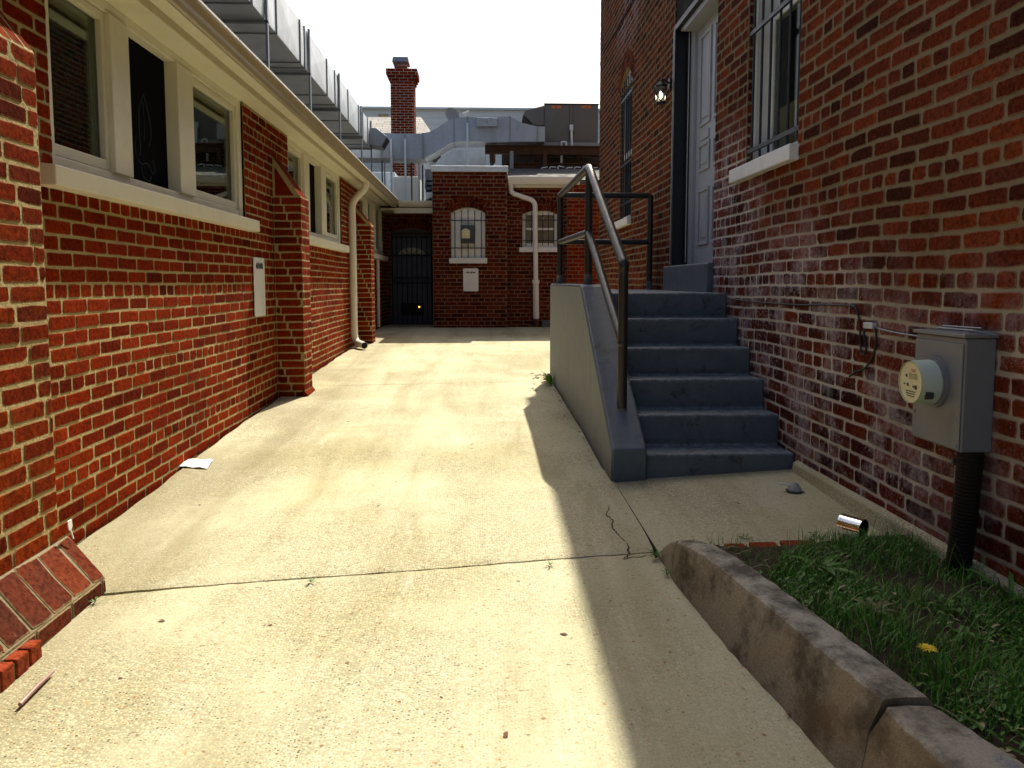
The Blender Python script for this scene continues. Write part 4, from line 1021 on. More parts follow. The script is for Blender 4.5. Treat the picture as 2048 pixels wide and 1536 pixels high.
# steel frame carrying the unit
FR = thing('steel_frame', 'rusty steel beam frame carrying the rooftop unit', 'steel frame', (1.2, 15.4, 1.95))
def ibeam(m, a, b, h, w=.12, t=.018):
    a, b = Vector(a), Vector(b); d = (b-a); L_ = d.length; d.normalize(); s = d.cross(Z3).normalized(); c = (a+b)/2
    m.obox(c+Z3*(h/2-t/2), d*L_/2, s*w/2, Z3*t/2); m.obox(c-Z3*(h/2-t/2), d*L_/2, s*w/2, Z3*t/2); m.obox(c, d*L_/2, s*t/2, Z3*(h/2-t))
for px0, py0, px1, py1, Y_ in ((970, 299, 1215, 302, 15.25), (970, 297, 1215, 300, 16.7)):
    m = MB(); ibeam(m, onY(px0, py0, Y_), onY(px1, py1, Y_), .17); m.build('beam', M['rust'], FR)
for px in (985, 1080, 1165):
    m = MB(); a = onY(px, 299, 15.25); ibeam(m, (a.x, 15.33, a.z), (a.x+.02, 16.62, a.z+.02), .15); m.build('cross_beam', M['rust'], FR)
m = MB(); ibeam(m, onY(1010, 333, 15.3), onY(1215, 334, 15.3), .13); m.build('beam', M['rust'], FR)
for px in (984, 1023, 1090):
    m = MB(); a = onY(px, 305, 15.22); m.box(a.x-.035, a.x+.035, 15.16, 15.24, 1.9, a.z+.02); m.build('column', M['galv_d'] if px == 1023 else M['rust'], FR)
m = MB(); a, b = onY(1030, 306, 17.6), onY(1260, 331, 17.6); m.box(a.x, b.x, 17.6, 18.6, b.z, a.z); m.box(a.x, b.x, 17.7, 18.5, 1.46, b.z-.12)
tag(m.build('dark_plenum', M['rtu'], loc=(a.x, 17.6, 1.46)), 'dark grey sheet metal plenum seen between the rusty beams', 'plenum')
m = MB(); a, b = onY(1004, 308, 16.9), onY(1250, 346, 16.9); m.box(a.x, b.x, 16.9, 17.2, 1.47, a.z); tag(m.build('roof_parapet', M['roofdark'], loc=(a.x, 16.9, 1.47)), 'black roof upstand in the gloom behind the rusty beams', 'parapet')
m = MB(); a, b = onY(1040, 289, 15.5), onY(1240, 294, 15.5); m.box(a.x, b.x, 15.5, 16.6, b.z-.02, b.z+.02); m.build('deck', M['rust'], FR)
# rooftop parapet boxes seen between the struts
m = MB(); a, b = onY(786, 353, 16.5), onY(838, 396, 16.5); m.box(a.x, b.x, 16.5, 17.3, 1.465, a.z); tag(m.build('roof_curb', M['white'], loc=(a.x, 16.5, 1.465), bevel=.01), 'white box curb standing on the flat roof under the S-shaped duct', 'roof curb')
m = MB(); a, b = onY(738, 344, 17.5), onY(790, 344, 17.5); m.box(a.x, b.x, 17.5, 18.6, 1.465, a.z); tag(m.build('roof_curb', M['galv'], loc=(a.x, 17.5, 1.465), bevel=.01), 'grey metal box on the flat roof behind the support struts', 'roof curb')
a, b = onY(850, 338, 15.4), onY(866, 400, 15.4)
VU = thing('roof_cabinet', 'narrow grey cabinet on the flat roof beside the brick block', 'cabinet', (a.x, 15.4, 1.465))
m = MB(); m.box(a.x, b.x, 15.4, 15.7, 1.465, a.z); m.build('cabinet_body', M['galv_d'], VU, bevel=.006)
m = MB()
for k in range(5): m.box(a.x+.02, b.x-.02, 15.39, 15.399, 1.6+k*.09, 1.64+k*.09)
m.build('louvre', M['dark'], VU)
for i, (px, top, Y_) in enumerate(((764, 322, 14.7), (769, 322, 14.75), (823, 325, 14.8), (838, 325, 14.9), (845, 330, 14.9))):
    m = MB(); p = onY(px, top, Y_); m.tube([(p.x, Y_, 1.46), (p.x, Y_, p.z)], .014, 6)
    tag(m.build('roof_conduit', M['galv_d'] if i % 2 else M['iron'], loc=(p.x, Y_, 1.46)), 'thin upright conduit below the S-shaped duct on the flat roof', 'conduit', 'conduits under the rear roof duct')
m = MB()
for k in range(9): m.tube(soften([(1.15+.16*k, 15.0, 2.08), (1.15+.16*k, 15.0, 2.19+.02*(k % 3)), (1.27+.16*k, 15.0, 2.20)], .03, 3), .012, 6)
tag(m.build('roof_piping', M['galv'], loc=(1.8, 15, 1.93)), 'tangle of thin metal pipes on the rear wing roof under the steel beams', 'pipes')

# chimney and the buildings behind
CH = thing('chimney_stack', 'tall red brick chimney with corbelled top and metal rain cap', 'chimney', (-2.15, 21, 1.2))
YC = 21.; cx0, cx1 = onY(782, 250, YC).x, onY(828, 250, YC).x; zt = onY(800, 163, YC).z; zc = onY(800, 139, YC).z
m = MB()
brickwork(m, (0, YC, 0), X3, Z3, -Y3, cx0, cx1, 1.2, zt, (), hdr=0, vb=0, H=.0677); brickwork(m, (cx1, 0, 0), Y3, Z3, X3, YC, YC+.62, 1.2, zt, (), hdr=0); brickwork(m, (cx0, 0, 0), -Y3, Z3, -X3, -YC-.62, -YC, 1.2, zt, (), hdr=0)
m.build('stack', [M['brick_l'], M['mortar_c']], CH)
m = MB(); st = (zc-zt)/4
for k in range(4):
    o = .035*min(k+1, 3); brickwork(m, (0, YC-o, 0), X3, Z3, -Y3, cx0-o, cx1+o, zt+k*st, zt+(k+1)*st, (), hdr=0, vb=zt, H=st); m.box(cx0-o+.004, cx1+o-.004, YC-o+.004, YC+.62+o, zt+k*st, zt+(k+1)*st, 0)
m.build('corbel', [M['brick_l'], M['mortar_c']], CH)
m = MB(); a, b = onY(788, 127, YC), onY(813, 139, YC); m.box(a.x, b.x, YC+.1, YC+.45, zc, a.z-.03); m.build('flue', M['flue'], CH, bevel=.01)
m = MB(); a, b = onY(784, 113, YC), onY(817, 123, YC); m.prism([(a.x+.02, YC+.02, a.z), (b.x-.02, YC+.02, a.z), (b.x, YC, b.z), (a.x, YC, b.z)], (0, .55, 0)); cp = m.build('rain_cap', M['galv_d'], CH)
m = MB()
for x in (a.x+.05, b.x-.05):
    for y in (YC+.12, YC+.42): m.box(x-.008, x+.008, y-.008, y+.008, b.z-.12, b.z)
m.build('cap_leg', M['galv_d'], cp)
# shingled hip roof house
HY = 22.5
HS = thing('shingled_house', 'house with a pale shingled hip roof behind the chimney', 'house', (-2.5, HY, -1.))
e0, e1 = onY(700, 272, HY), onY(868, 272, HY); r0, r1 = onY(718, 234, HY+2.2), onY(842, 234, HY+2.2)
m = MB(); m.add([(e0.x, HY, e0.z), (e1.x, HY, e1.z), (e1.x, HY+5, e1.z), (e0.x, HY+5, e0.z), (r0.x, r0.y, r0.z), (r1.x, r1.y, r1.z)], [(0, 1, 5, 4), (1, 2, 5), (2, 3, 4, 5), (3, 0, 4)]); m.build('roof', M['shingle'], HS)
m = MB(); m.box(e0.x+.3, e1.x-.3, HY+.3, HY+4.7, -3, e0.z-.002); m.build('wall', M['siding'], HS)
# big pale building at the back
BY = 30.
BG = thing('pale_building', 'wide pale grey sided building with a flat roofline at the very back', 'building', (0, BY, -1.))
a = onY(715, 218, BY)
m = MB(); m.box(-6., 8., BY, BY+8, -3., a.z); m.build('wall', M['siding'], BG)
m = MB(); m.box(-6.1, 8.1, BY-.12, BY+8.1, a.z+.002, a.z+.07); m.build('roof_edge', M['galv'], BG)
m = MB(); p, q = onY(757, 228, BY-.03), onY(777, 234, BY-.03); m.box(p.x, q.x, BY-.05, BY-.003, q.z, p.z); m.build('wood_patch', M['tan'], BG)
# satellite dish and vent
SDH = thing('satellite_dish', 'grey satellite dish standing behind the S-shaped duct', 'dish', tuple(onY(905, 236, 19.)))
c = onY(905, 231, 19.); m = MB(); ax = Vector((.55, -.75, .3)).normalized(); u = ax.orthogonal().normalized(); v = ax.cross(u); n = 24
rings = [[c-ax*(.10*(1-(k/5)**2))+(u*math.cos(2*math.pi*j/n)+v*math.sin(2*math.pi*j/n))*(.20*k/5+.002) for j in range(n)] for k in range(6)]
m.add([p for rg in rings for p in rg], [(i*n+j, i*n+(j+1) % n, (i+1)*n+(j+1) % n, (i+1)*n+j) for i in range(5) for j in range(n)]); m.build('reflector', M['rtulight'], SDH, smooth=True)
m = MB(); m.tube([c-ax*.1, c-ax*.25-Z3*.1, c-ax*.25-Z3*.6], .02, 8); m.tube([c-Z3*.2, c+ax*.3-Z3*.05], .01, 6); m.build('mast', M['galv_d'], SDH)
RV = thing('roof_camera', 'small white bracket-mounted device above the S-shaped duct', 'camera', tuple(onY(932, 236, 17.)))
c = onY(932, 227, 17.); m = MB(); m.tube([c+Vector((-.06, 0, -.02)), c+Vector((.07, 0, .04))], .03, 10); m.build('casing', M['white'], RV, smooth=True)
m = MB(); m.tube([c+Vector((-.02, 0, -.01)), c+Vector((-.03, .02, -.3))], .012, 6); m.build('bracket', M['white'], RV)
RPA = MB(); RPA.box(-7, 4, 15.9, 30, 1.2, 1.455); RPA.box(-7., 4, 14.9, 15.9, 1.2, 1.43)
tag(RPA.build('rear_flat_roof', M['roofdark'], loc=(0, 20, 1.4)), 'flat dark roof deck carrying the rear ducts and rooftop unit', 'roof')

# ================================================================== WALL FITTINGS ON THE RIGHT
# lantern
LP = thing('wall_lantern', 'lit black lantern mounted beside the house door', 'lamp', (XR, 7.13, 1.69))
c = Vector((1.625, 7.12, 1.70))
m = MB(); m.tube([(XR, 7.13, 1.80), (XR-.02, 7.13, 1.80)], .045, 14); m.tube(soften([(XR-.02, 7.13, 1.80), (1.66, 7.125, 1.83), (1.625, 7.12, 1.83), (1.625, 7.12, 1.79)], .03, 4), .01, 8); m.build('bracket', M['iron'], LP)
m = MB()
def frus(m, z0, r0, z1, r1): m.tube([c+Z3*z0, c+Z3*z1], [r0, r1], 6)
frus(m, .075, .062, .115, .02); frus(m, .06, .06, .075, .062); m.build('cap', M['iron'], LP); m = MB(); frus(m, -.085, .048, -.07, .05); m.build('base_plate', M['iron'], LP)
m = MB()
for k in range(6):
    a = 2*math.pi*k/6; d = Vector((math.cos(a), math.sin(a), 0)); m.tube([c+d*.048-Z3*.075, c+d*.058+Z3*.062], .004, 5)
m.build('cage', M['iron'], LP)
m = MB(); m.tube([c-Z3*.069, c+Z3*.059], [.043, .052], 6, caps=False); m.build('lamp_glass', M['glass_l'], LP)
m = MB(); m.tube([c+Z3*(-.045+.075*k/8) for k in range(9)], [max(.002, .022*math.sin(math.pi*min(1, (k+.05)/8.1))) for k in range(9)], 12); m.build('bulb', M['bulb'], LP, smooth=True)

# electricity meter box with its corrugated conduit
EB = thing('meter_box', 'large grey steel electricity meter box with round glass meter on the house wall', 'meter box', (XR, 2.72, -.57))
bx, by0, by1, bz0, bz1 = 1.612, 2.512, 2.808, -.572, -.184
m = MB(); m.box(bx, XR-.001, by0, by1, bz0, bz1); m.build('box', M['greybox'], EB, bevel=.006, seg=3)
m = MB(); m.box(bx-.010, XR-.001, by0-.008, by1+.008, bz1+.001, bz1+.014); m.box(bx-.006, bx-.0005, by0+.006, by1-.006, bz0+.006, bz1-.02); cv = m.build('cover', M['greybox'], EB, bevel=.003)
for q in ((by0+.02, bz0+.02), (by1-.02, bz0+.10)): m = MB(); m.tube([(bx-.006, *q), (bx-.010, *q)], .006, 8); m.build('screw', M['galv_d'], cv)
mc = Vector((0, 2.668, -.350))
m = MB(); m.tube([mc+X3*(bx-.006), mc+X3*(bx-.018)], .090, 36); m.tube([mc+X3*(bx-.012), mc+X3*(bx-.026)], .084, 36); m.build('collar', M['greybox'], EB, smooth=True)
m = MB(); m.tube([mc+X3*(bx-.02), mc+X3*(bx-.08), mc+X3*(bx-.092)], [.080, .078, .074], 36); mt = m.build('meter', M['meter'], EB, smooth=True)
m = MB(); xf = bx-.0935; m.disc(mc+X3*xf, (-1, 0, 0), .071, 36); fc = m.build('meter_face', M['meterface'], mt)
m = MB(); m.tube([mc+X3*(xf+.004), mc+X3*(xf-.004)], .0745, 36, caps=False); m.build('face_rim', M['meterface'], mt)
m = MB(); X = xf-.0012
def fr(ya, yb, za, zb, mm): mm.add([(X, mc.y-ya, mc.z+za), (X, mc.y-yb, mc.z+za), (X, mc.y-yb, mc.z+zb), (X, mc.y-ya, mc.z+zb)], [(0, 1, 2, 3)])
fr(-.012, .040, .012, .032, m); m.build('display', M['lcd'], mt)
m = MB(); fr(-.044, -.034, -.012, -.007, m); fr(-.024, -.012, -.015, -.005, m); fr(.014, .022, -.018, -.010, m); fr(.026, .040, -.022, -.008, m); fr(-.034, -.022, .016, .026, m)
for k in range(3): fr(-.03+.004*k, .034-.003*k, -.034-.008*k, -.031-.008*k, m)
m.build('dial_marks', M['ink'], mt)
m = MB(); fr(.0, .03, .044, .047, m); fr(.004, .026, .038, .041, m); m.build('red_print', M['redink'], mt)
m = MB(); m.obox(mc+Vector((bx-.066, -.0695, -.038)), (.014, 0, 0), (0, .0, .012), (0, .0045, -.0026)); m.build('barcode_sticker', M['ink'], mt)
m = MB(); pts = []; rs = []
n = 150; p0 = Vector((1.662, 2.535, bz0)); p1 = Vector((1.662, 2.585, -1.08))
for k in range(n+1): pts.append(p0.lerp(p1, k/n)+Vector((0, -.006*math.sin(k/n*3), 0))); rs.append(.040+(.0012 if (k//2) % 2 else -.0004))
m.tube(pts, rs, 16); m.build('conduit', M['conduit'], EB, smooth=False)
m = MB(); m.box(1.707, 1.7175, 2.70, 2.712, -.66, -.632); tag(m.build('wall_tag', M['step'], loc=(1.71, 2.776, -.65)), 'tiny blue tag on the brick below the meter box', 'tag')
m = MB(); a = .04
m.tube(soften([(1.70, 2.83, -.167), (1.66, 2.74, -.162), (1.69, 2.60, -.164), (1.64, 2.54, -.157), (1.70, 2.50, -.172)], .05, 4), .004, 6); m.tube([(1.70, 2.79, -.157), (1.68, 2.54, -.152)], .003, 6)
tag(m.build('loose_wire', M['wire'], loc=(1.7, 2.7, -.165)), 'loose grey wire lying on top of the meter box', 'wire')
# cables along the wall
def cable(pts, r, label, mat='rubber', X=XR-.010):
    P = [onX(px, py, X) for px, py in pts]; m = MB(); m.tube(soften(P, .03, 4), r, 7)
    return tag(m.build('cable', M[mat], loc=P[0], smooth=True), label, 'cable')
cable([(1458, 597), (1500, 603), (1550, 607), (1600, 610), (1650, 609), (1712, 612), (1719, 640), (1721, 680), (1722, 705), (1728, 711), (1733, 700), (1729, 675), (1727, 660), (1740, 655), (1745, 652)], .0048, 'black cable running from the top step along the brick to a hanging loop')
cable([(1745, 652), (1752, 658), (1752, 690), (1745, 715), (1730, 738), (1712, 743), (1699, 753)], .0045, 'short black cable end hanging down from the wall bracket')
cable([(1747, 654), (1775, 662), (1805, 668), (1836, 672)], .004, 'thin grey wire between the wall bracket and the meter box', 'wire')
cable([(1211, 99), (1225, 74), (1240, 48), (1255, 22), (1270, -6), (1300, -58)], .010, 'thin conduit running high along the far end of the house wall', 'conduit')
m = MB(); c = onX(1742, 652, XR-.012); m.box(c.x-.012, XR-.001, c.y-.03, c.y+.05, c.z-.012, c.z+.014); tag(m.build('cable_bracket', M['galv'], loc=c, bevel=.003), 'small shiny metal cable bracket on the brick wall', 'bracket')

# ================================================================== SMALL THINGS ON THE GROUND
# tin
c0 = onZ(1683, 1035, -.985); ax = Vector((.62, -.78, 0)).normalized(); c1 = c0+ax*.095
TN = thing('tin_can', 'shiny open metal can lying on its side at the edge of the grass', 'can', tuple(c0-Z3*.045))
zz = wz(c0.x, c0.y)+.048; c0.z = zz; c1.z = zz-.004
m = MB(); m.tube([c0, c0+ax*.004, c1-ax*.003, c1], [.045, .046, .046, .047], 28, caps=False); m.disc(c0+ax*.002, ax, .045, 28); m.build('shell', M['chrome'], TN, smooth=True)
m = MB(); m.tube([c0+ax*.006, c1-ax*.001], .0445, 28, caps=False); m.disc(c0+ax*.006, ax, .0445, 28); m.build('inside', M['tin_in'], TN, smooth=True)
# broken cap
c = onZ(1590, 975, -1.02); c.z = wz(c.x, c.y)
BC = thing('broken_cap', 'small broken grey plastic cap with a stem on the walkway near the steps', 'debris', tuple(c))
m = MB(); m.tube([c+Z3*.004, c+Z3*.014, c+Z3*.03, c+Z3*.045], [.036, .034, .024, .012], 12); m.build('dome', M['rtulight'], BC)
m = MB(); m.tube([c+Vector((-.02, .01, .03)), c+Vector((-.07, .03, .035))], .006, 6); m.build('stem', M['white'], BC)
m = MB(); m.disc(c+Z3*.004, (0.05, .02, 1), .048, 9); m.build('rim', M['iron'], BC)
# sheet of paper
a = onZ(358, 936, -1.12); P = [onZ(358, 936, g(-1.6, 4.5)), onZ(414, 940, g(-1.6, 4.5)), onZ(427, 923, g(-1.6, 4.7)), onZ(369, 921, g(-1.6, 4.7))]
m = MB(); n = 8
for j in range(n+1):
    for i in range(n+1):
        p = P[0].lerp(P[1], i/n).lerp(P[3].lerp(P[2], i/n), j/n); m.v.append((p.x, p.y, g(p.x, p.y)+.006+.006*math.sin(i*.8+j*.3)**2+.003*(j/n)))
for j in range(n):
    for i in range(n): q = j*(n+1)+i; m.f.append((q, q+1, q+n+2, q+n+1)); m.m.append(0)
b = len(m.v); m.v += [(x, y, z-.0012) for x, y, z in m.v[:b]]; m.f += [tuple(b+k for k in reversed(f)) for f in m.f]; m.m = [0]*len(m.f)
tag(m.build('paper_sheet', M['paper'], loc=P[0], smooth=True), 'white sheet of paper lying on the driveway by the left wall', 'paper')
# white fork-like scrap on the pier foot
c = onX(139, 1052, -1.53)
m = MB(); m.prism([c+Vector((0, -.016, .022)), c+Vector((0, .010, .024)), c+Vector((0, .014, -.004)), c+Vector((0, .004, -.016)), c+Vector((0, -.008, -.016)), c+Vector((0, -.015, 0))], (.004, 0, 0)); m.tube([c+Vector((.002, 0, -.012)), c+Vector((.012, 0, -.05))], .003, 6)
tag(m.build('plastic_scrap', M['paper'], loc=c, bevel=.001), 'small white plastic scrap standing on the pier foot at the left edge', 'litter')
# brick edging pad bottom left
BP = thing('brick_edging', 'low orange brick edging at the lower left corner beside the driveway', 'brick edging', (-1.5, 2.1, -1.18))
ztop = -1.115; k = 0
yy = 2.41
while yy > .4:
    x1 = -1.385+.0*k; m = MB()
    m.box(-1.385-.205, -1.385-.002*random.random(), yy-.062, yy, ztop-.13, ztop-.003*random.random()); m.build('edging_brick', M['paving'], BP, bevel=.005)
    yy -= .072; k += 1
m = MB(); m.box(-1.80, -1.60, .4, 2.41, ztop-.15, ztop-.006); m.box(-1.60, -1.392, .4, 2.40, ztop-.15, ztop-.012); m.build('mortar_bed', M['mortar_l'], BP)
P = [onZ(107, 1345, -1.165), onZ(75, 1375, -1.165), onZ(40, 1412, -1.172)]
m = MB(); m.tube([p+Z3*.004 for p in P], [.004, .006, .006], 8); tag(m.build('plastic_strip', M['pink'], loc=P[0]), 'faded pink plastic strip lying along the brick edging', 'strip')
# four bricks set flush at the edge of the bed
lab = ['left end red brick set flush at the walkway edge beside the kerb', 'second red brick from the kerb in the flush row', 'third red brick from the kerb in the flush row', 'buried right end brick of the flush row half covered by grass']
xs_ = [(1405, 1448), (1451, 1497), (1501, 1560), (1563, 1640)]
for (a, b), lb in zip(xs_, lab):
    pa, pb = onZ(a, 1070, -1.035), onZ(b, 1072, -1.03); m = MB(); c = (pa+pb)/2
    m.box(pa.x, pb.x, c.y-.045, c.y+.04, c.z-.08, wz(c.x, c.y)+.012); tag(m.build('edge_brick', M['paving'], loc=(c.x, c.y, c.z-.06), bevel=.006), lb, 'brick', 'bricks set flush along the walkway edge')

# ---- vegetation
def blade(m, x, y, z, h, w, lean, az, seg=3, fold=0.):
    d = Vector((math.cos(az), math.sin(az), 0)); s = Vector((-d.y, d.x, 0)); b = len(m.v)
    for k in range(seg+1):
        t = k/seg; c = Vector((x, y, z))+d*(lean*t*t)+Z3*(h*(t-.25*t*t*min(1, lean/h))); ww = w*(1-t)**.7*(.55+.9*t if t < .5 else 1.)
        if k == seg: m.v.append(tuple(c))
        else: m.v += [tuple(c-s*ww), tuple(c+s*ww)]
    for k in range(seg-1): m.f.append((b+2*k, b+2*k+1, b+2*k+3, b+2*k+2)); m.m.append(0)
    m.f.append((b+2*seg-2, b+2*seg-1, b+2*seg)); m.m.append(0)
rn = random.Random(3)
m = MB(); cnt = 0
def dens(x, y): return .45+.6*math.sin(x*9.1+1.2*math.sin(y*5.3))*math.sin(y*7.7+x*3)
while cnt < 20000:
    y = rn.uniform(.2, 3.02); kb = interp(KB, y)+.012; x = rn.uniform(kb, 1.70)
    if y > 2.55 and x < lerp(.98, 1.28, (y-2.55)/.45) and rn.random() < .93: continue
    if abs(x-1.585) < .16 and 2.93 < y: continue
    if rn.random() > dens(x, y)+.15: continue
    tall = rn.random() < .05; edge = min(1., (x-kb)/.10+.35)
    h = (rn.uniform(.09, .17) if tall else rn.uniform(.02, .075))*edge
    blade(m, x, y, bedz(x, y)-.004, h, rn.uniform(.0012, .0026), h*rn.uniform(.1, 1.1), rn.uniform(0, 6.28)); cnt += 1
tag(m.build('grass', M['grass']), 'shaded green grass growing in the bed between kerb and house wall', 'grass', kind='stuff')
def leafp(m, c, az, L, w, up, droop=.6):
    d = Vector((math.cos(az), math.sin(az), 0)); s = Vector((-d.y, d.x, 0)); b = len(m.v); n = 5
    for k in range(n+1):
        t = k/n; p = Vector(c)+d*(L*t)+Z3*(up*L*(t-droop*t*t)); ww = w*math.sin(math.pi*(.08+.92*t)**.8)*(.6+.5*t) if k < n else 0
        m.v += [tuple(p-s*ww+Z3*ww*.35), tuple(p), tuple(p+s*ww+Z3*ww*.35)]
    for k in range(n):
        for q in (0, 1): m.f.append((b+3*k+q, b+3*k+q+1, b+3*k+q+4, b+3*k+q+3)); m.m.append(0)
m = MB()
for k in range(1500):
    y = rn.uniform(.3, 3.0); x = rn.uniform(interp(KB, y)+.02, 1.70)
    if y > 2.6 and x < lerp(1.0, 1.3, (y-2.6)/.4): continue
    if abs(x-1.585) < .16 and 2.93 < y: continue
    if math.sin(x*8+2)*math.sin(y*6.5+1) < -.1: continue
    for q in range(3): leafp(m, (x, y, bedz(x, y)+rn.uniform(.005, .03)), q*2.1+rn.uniform(0, 1), rn.uniform(.014, .03), rn.uniform(.004, .008), rn.uniform(.2, .9))
tag(m.build('ground_cover', M['weed2'], smooth=True), 'small broad weed leaves mixed through the grass bed', 'ground cover', kind='stuff')
m = MB()
for k in range(240):
    y = rn.uniform(.5, 3.05); x = rn.uniform(interp(KB, y)+.02, 1.68); leafp(m, (x, y, bedz(x, y)+.012), rn.uniform(0, 6.28), rn.uniform(.03, .09), rn.uniform(.001, .004), rn.uniform(0, .5))
tag(m.build('dry_stems', M['straw']), 'dry straw stems and dead bits lying through the grass bed', 'litter', kind='stuff')
def weed(name, x, y, z, n, L, w, up, label, cat='weed', mat='weed', group=None):
    m = MB()
    for k in range(n): leafp(m, (x, y, z), 2*math.pi*k/n+rn.uniform(-.4, .4), L*rn.uniform(.6, 1.1), w*rn.uniform(.7, 1.1), up*rn.uniform(.6, 1.3))
    return tag(m.build(name, M[mat], loc=(x, y, z), smooth=True), label, cat, group)
q = onZ(1640, 1130, -1.0); weed('weed', q.x, q.y, bedz(q.x, q.y)+.01, 7, .13, .018, .5, 'broad-leaved dark weed in the grass below the row of flush bricks')
q = onZ(1745, 1235, -1.0); weed('weed', q.x, q.y, bedz(q.x, q.y)+.01, 8, .075, .014, .45, 'dull brownish-green weed close behind the kerb top', mat='weeddull')
q = onZ(1970, 1420, -1.0); weed('weed', q.x, q.y, bedz(q.x, q.y)+.01, 9, .07, .018, .4, 'large olive weed in the lower right corner of the grass', mat='weeddull')
weed('weed', 1.66, 2.30, -1.03, 10, .16, .008, 1.8, 'tall grassy weed against the brick under the meter box')
q = onZ(1095, 742, -1.0); SW = thing('corner_weed', 'bright green leafy weed growing at the far corner of the stoop', 'weed', (.66, 7.35, g(.66, 7.35)))
m = MB()
for k in range(9): leafp(m, (.665+rn.uniform(-.02, .02), 7.4+rn.uniform(-.06, .06), g(.66, 7.4)), 1.6+rn.uniform(.0, 3.), rn.uniform(.10, .19), .02, rn.uniform(.8, 1.9), .45)
m.build('leaf', M['leaf'], SW, smooth=True)
for (px, py, L, lb) in ((1312, 1118, .05, 'small weed tuft in the joint at the rounded end of the kerb'), (1100, 1132, .028, 'tiny weed in the middle of the near driveway joint'), (622, 1166, .03, 'small weed in the near driveway joint left of centre'), (190, 1207, .03, 'small green weed at the foot of the near brick pier'), (676, 716, .05, 'small weed at the foot of the left wall beyond the middle pier'), (1490, 1082, .045, 'small weed sprouting beside the flush row of bricks'), (1335, 1152, .035, 'weed sprig under the kerb face near its rounded end')):
    p = onZ(px, py, -1.13); p = onZ(px, py, g(p.x, p.y)); p = onZ(px, py, g(p.x, p.y)); weed('weed', p.x, p.y, p.z+.003, 9, L, L*.10, 1.3, lb)
# dandelion and clover
q = onZ(1855, 1297, -.905)
DN = thing('dandelion', 'yellow dandelion flower in the grass near the lower right', 'flower', (q.x, q.y, -1.0))
m = MB()
for k in range(34):
    a = k*2.4; rr = .016*math.sqrt(k/34)+.002; leafp(m, (q.x+rr*.3*math.cos(a), q.y+rr*.3*math.sin(a), q.z), a, rr+.006, .0024, .7*(1-k/40))
m.build('petals', M['yellow'], DN)
m = MB(); m.tube([(q.x, q.y, -1.03), (q.x+.003, q.y, q.z)], .002, 6); m.build('stalk', M['weed'], DN)
for k, (px, py) in enumerate(((1885, 1292), (1940, 1285), (1965, 1180), (2010, 1330), (1770, 1232), (1985, 1430))):
    q = onZ(px, py, -.975); m = MB()
    for j in range(6): z = q.z-.02+.002*math.sin(j); m.tube([(q.x+.004*math.cos(j*1.05), q.y+.004*math.sin(j*1.05), z-.004), (q.x+.005*math.cos(j*1.05), q.y+.005*math.sin(j*1.05), z+.004)], [.0026, .0014], 5)
    m.tube([(q.x, q.y, -1.03), (q.x, q.y, q.z-.02)], .0007, 5)
    tag(m.build('clover_flower', M['clover'], loc=(q.x, q.y, -1.03)), 'tiny pale clover blossom dotted in the shaded grass bed', 'flower', 'clover blossoms in the grass')
# leaf litter
m = MB(); rn = random.Random(8)
def bit(x, y, z, s):
    a = rn.uniform(0, 6.28); leafp(m, (x, y, z+.004), a, s, s*.28, rn.uniform(-.1, .5), .8)
for k in range(46):
    p = onZ(1085+rn.gauss(0, 12), 755+abs(rn.gauss(0, 13)), -1.0); x = min(p.x, .675); bit(x, p.y, g(x, p.y), rn.uniform(.02, .06))
for k in range(70):
    y = rn.uniform(4.2, 7.5); x = .685-abs(rn.gauss(0, .03)); bit(x, y, g(x, y), rn.uniform(.012, .03))
tag(m.build('leaf_litter', M['deadleaf']), 'brown dead leaves and crumbs gathered along the foot of the stoop side wall', 'leaf litter', kind='stuff')
m = MB()
for (px, py) in ((400, 1012), (545, 1253), (880, 1395), (1040, 1165), (1575, 1425), (330, 1245), (690, 1330), (245, 1360), (760, 1010), (1190, 1060), (940, 890), (700, 845), (1120, 1270), (1010, 870), (1010, 1480), (1600, 1120), (1480, 1010), (1690, 1090)):
    p = onZ(px, py, -1.1); z = g(p.x, p.y) if p.x < .7 else wz(p.x, p.y); p = onZ(px, py, z); bit(p.x, p.y, z, rn.uniform(.014, .03))
tag(m.build('driveway_crumbs', M['deadleaf']), 'scattered dark leaf crumbs on the concrete driveway', 'leaf litter', kind='stuff')
# cracks in the walkway shade: thin raised-edge dirt lines
m = MB()
def crack(pts, w):
    P = []
    for (a, b), (c, d) in zip(pts, pts[1:]):
        for k in range(5): P.append((lerp(a, c, k/5)+rn.uniform(-2, 2), lerp(b, d, k/5)+rn.uniform(-2, 2)))
    P.append(pts[-1]); Q = []
    for p in P:
        q = onZ(*p, -1.1)
        for _ in range(2): q = onZ(*p, (g(q.x, q.y) if q.x < interp(CURB_BASE, q.y) else wz(q.x, q.y))+.0015)
        Q.append(q)
    vs = []
    for i, q in enumerate(Q):
        d = (Q[min(i+1, len(Q)-1)]-Q[max(i-1, 0)]); s = Vector((-d.y, d.x, 0)).normalized()*w*rn.uniform(.3, 1.2)
        vs += [q-s, q+s]
    m.add(vs, [(2*i, 2*i+2, 2*i+3, 2*i+1) for i in range(len(Q)-1)])
crack([(1218, 1012), (1212, 1030), (1226, 1040), (1224, 1056), (1240, 1072), (1256, 1090), (1258, 1108), (1246, 1118)], .003)
crack([(1246, 1118), (1275, 1113), (1308, 1108)], .003)
tag(m.build('crack_dirt', M['soil']), kind='structure')

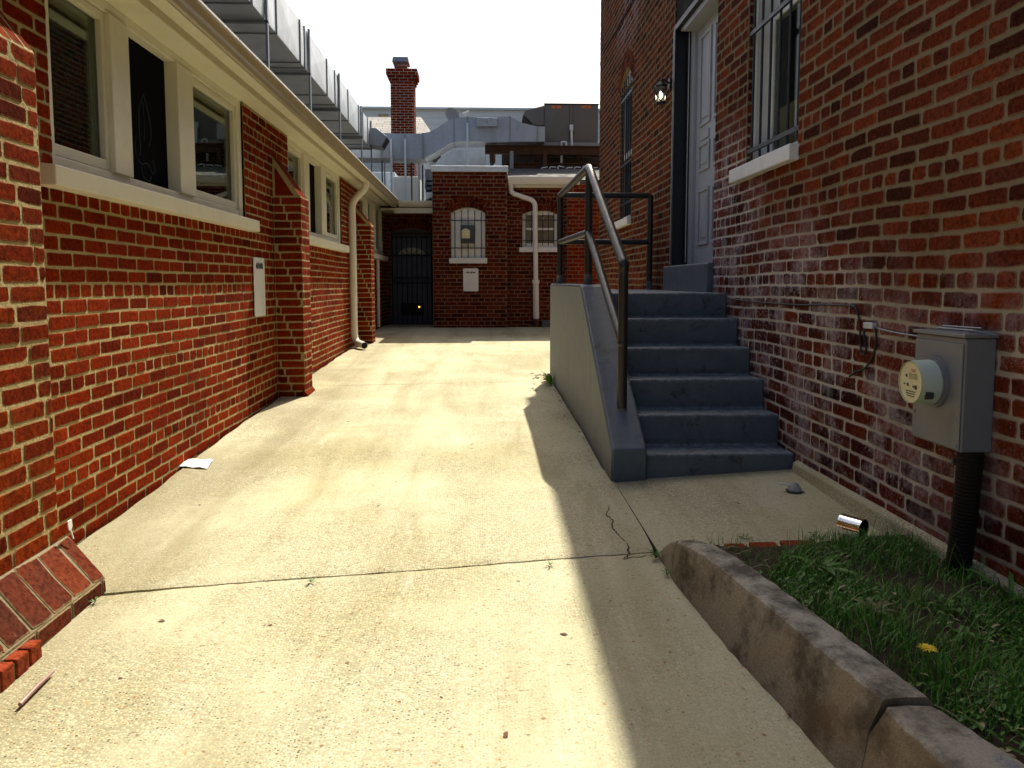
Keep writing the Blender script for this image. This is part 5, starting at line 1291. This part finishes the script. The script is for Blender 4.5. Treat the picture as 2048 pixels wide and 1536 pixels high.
# tree beyond the house, seen only as a reflection in the left windows
TR = thing('leafy_tree', 'leafy green tree beyond the far end of the house, mirrored in the near window', 'tree', (6.6, 22, -1.2))
m = MB(); m.tube([(6.6, 22, -1.2), (6.65, 22, 1.5), (6.4, 22.1, 4.2), (6.5, 22, 6.0)], [.25, .2, .14, .05], 10)
for k in range(7):
    a = k*.9; m.tube([(6.55, 22, 2.2+k*.5), (6.55+1.3*math.cos(a), 22+1.3*math.sin(a), 3.2+k*.5)], [.07, .02], 6)
m.build('trunk', M['bark'], TR, smooth=True)
m = MB(); rn = random.Random(21); cl = [(6.7+max(-1.7, min(2., rn.gauss(0, 1.0))), 22+rn.gauss(0, .9), 4.2+rn.gauss(0, 1.3), rn.uniform(.4, .7)) for _ in range(34)]
for k in range(4200):
    cx_, cy_, cz_, rr = rn.choice(cl); d = Vector((rn.gauss(0, 1), rn.gauss(0, 1), rn.gauss(0, 1))).normalized()*rr*rn.random()**.4
    leafp(m, (cx_+d.x, cy_+d.y, cz_+d.z), rn.uniform(0, 6.28), .16, .045, rn.uniform(-.6, .6))
m.build('crown', M['treeleaf'], TR)

# ================================================================== light, camera
SUND = Vector((1., 3.67, 4.5)).normalized()
el = math.asin(SUND.z); az = math.atan2(SUND.x, SUND.y)
W = bpy.data.worlds.new('World'); S.world = W; W.use_nodes = True; nt = W.node_tree
bg = nt.nodes['Background']; sk = nt.nodes.new('ShaderNodeTexSky'); sk.sky_type = 'NISHITA'; sk.sun_disc = False
sk.sun_elevation = el; sk.sun_rotation = az; sk.air_density = 1.2; sk.dust_density = 5.; sk.ozone_density = 1.
nt.links.new(sk.outputs[0], bg.inputs[0]); bg.inputs[1].default_value = .095
sl = bpy.data.lights.new('sun', 'SUN'); sl.energy = 5.; sl.angle = R(.5); sl.color = (1., .945, .80)
so = bpy.data.objects.new('sun', sl); COL.objects.link(so); so.rotation_euler = SUND.to_track_quat('Z', 'Y').to_euler(); so.location = (3, 10, 12)
cam = bpy.data.cameras.new('camera'); co = bpy.data.objects.new('camera', cam); COL.objects.link(co)
cam.sensor_width = 36; cam.lens = F/2048*36; cam.shift_x = 0.; cam.shift_y = -(768-CY)/2048; cam.clip_end = 600; cam.clip_start = .05
fw = ray(CX, CY).normalized(); co.rotation_euler = fw.to_track_quat('-Z', 'Y').to_euler()
S.camera = co
for o in list(COL.objects):
    if o.parent is None: o.location.z += LIFT
    if '_o' in o: del o['_o']
cy = S.cycles; cy.max_bounces = 6; cy.diffuse_bounces = 4; cy.glossy_bounces = 3; cy.transparent_max_bounces = 8; cy.caustics_reflective = False; cy.caustics_refractive = False
S.view_settings.view_transform = 'Standard'; S.view_settings.look = 'None'; S.view_settings.exposure = .72; S.view_settings.gamma = 1.
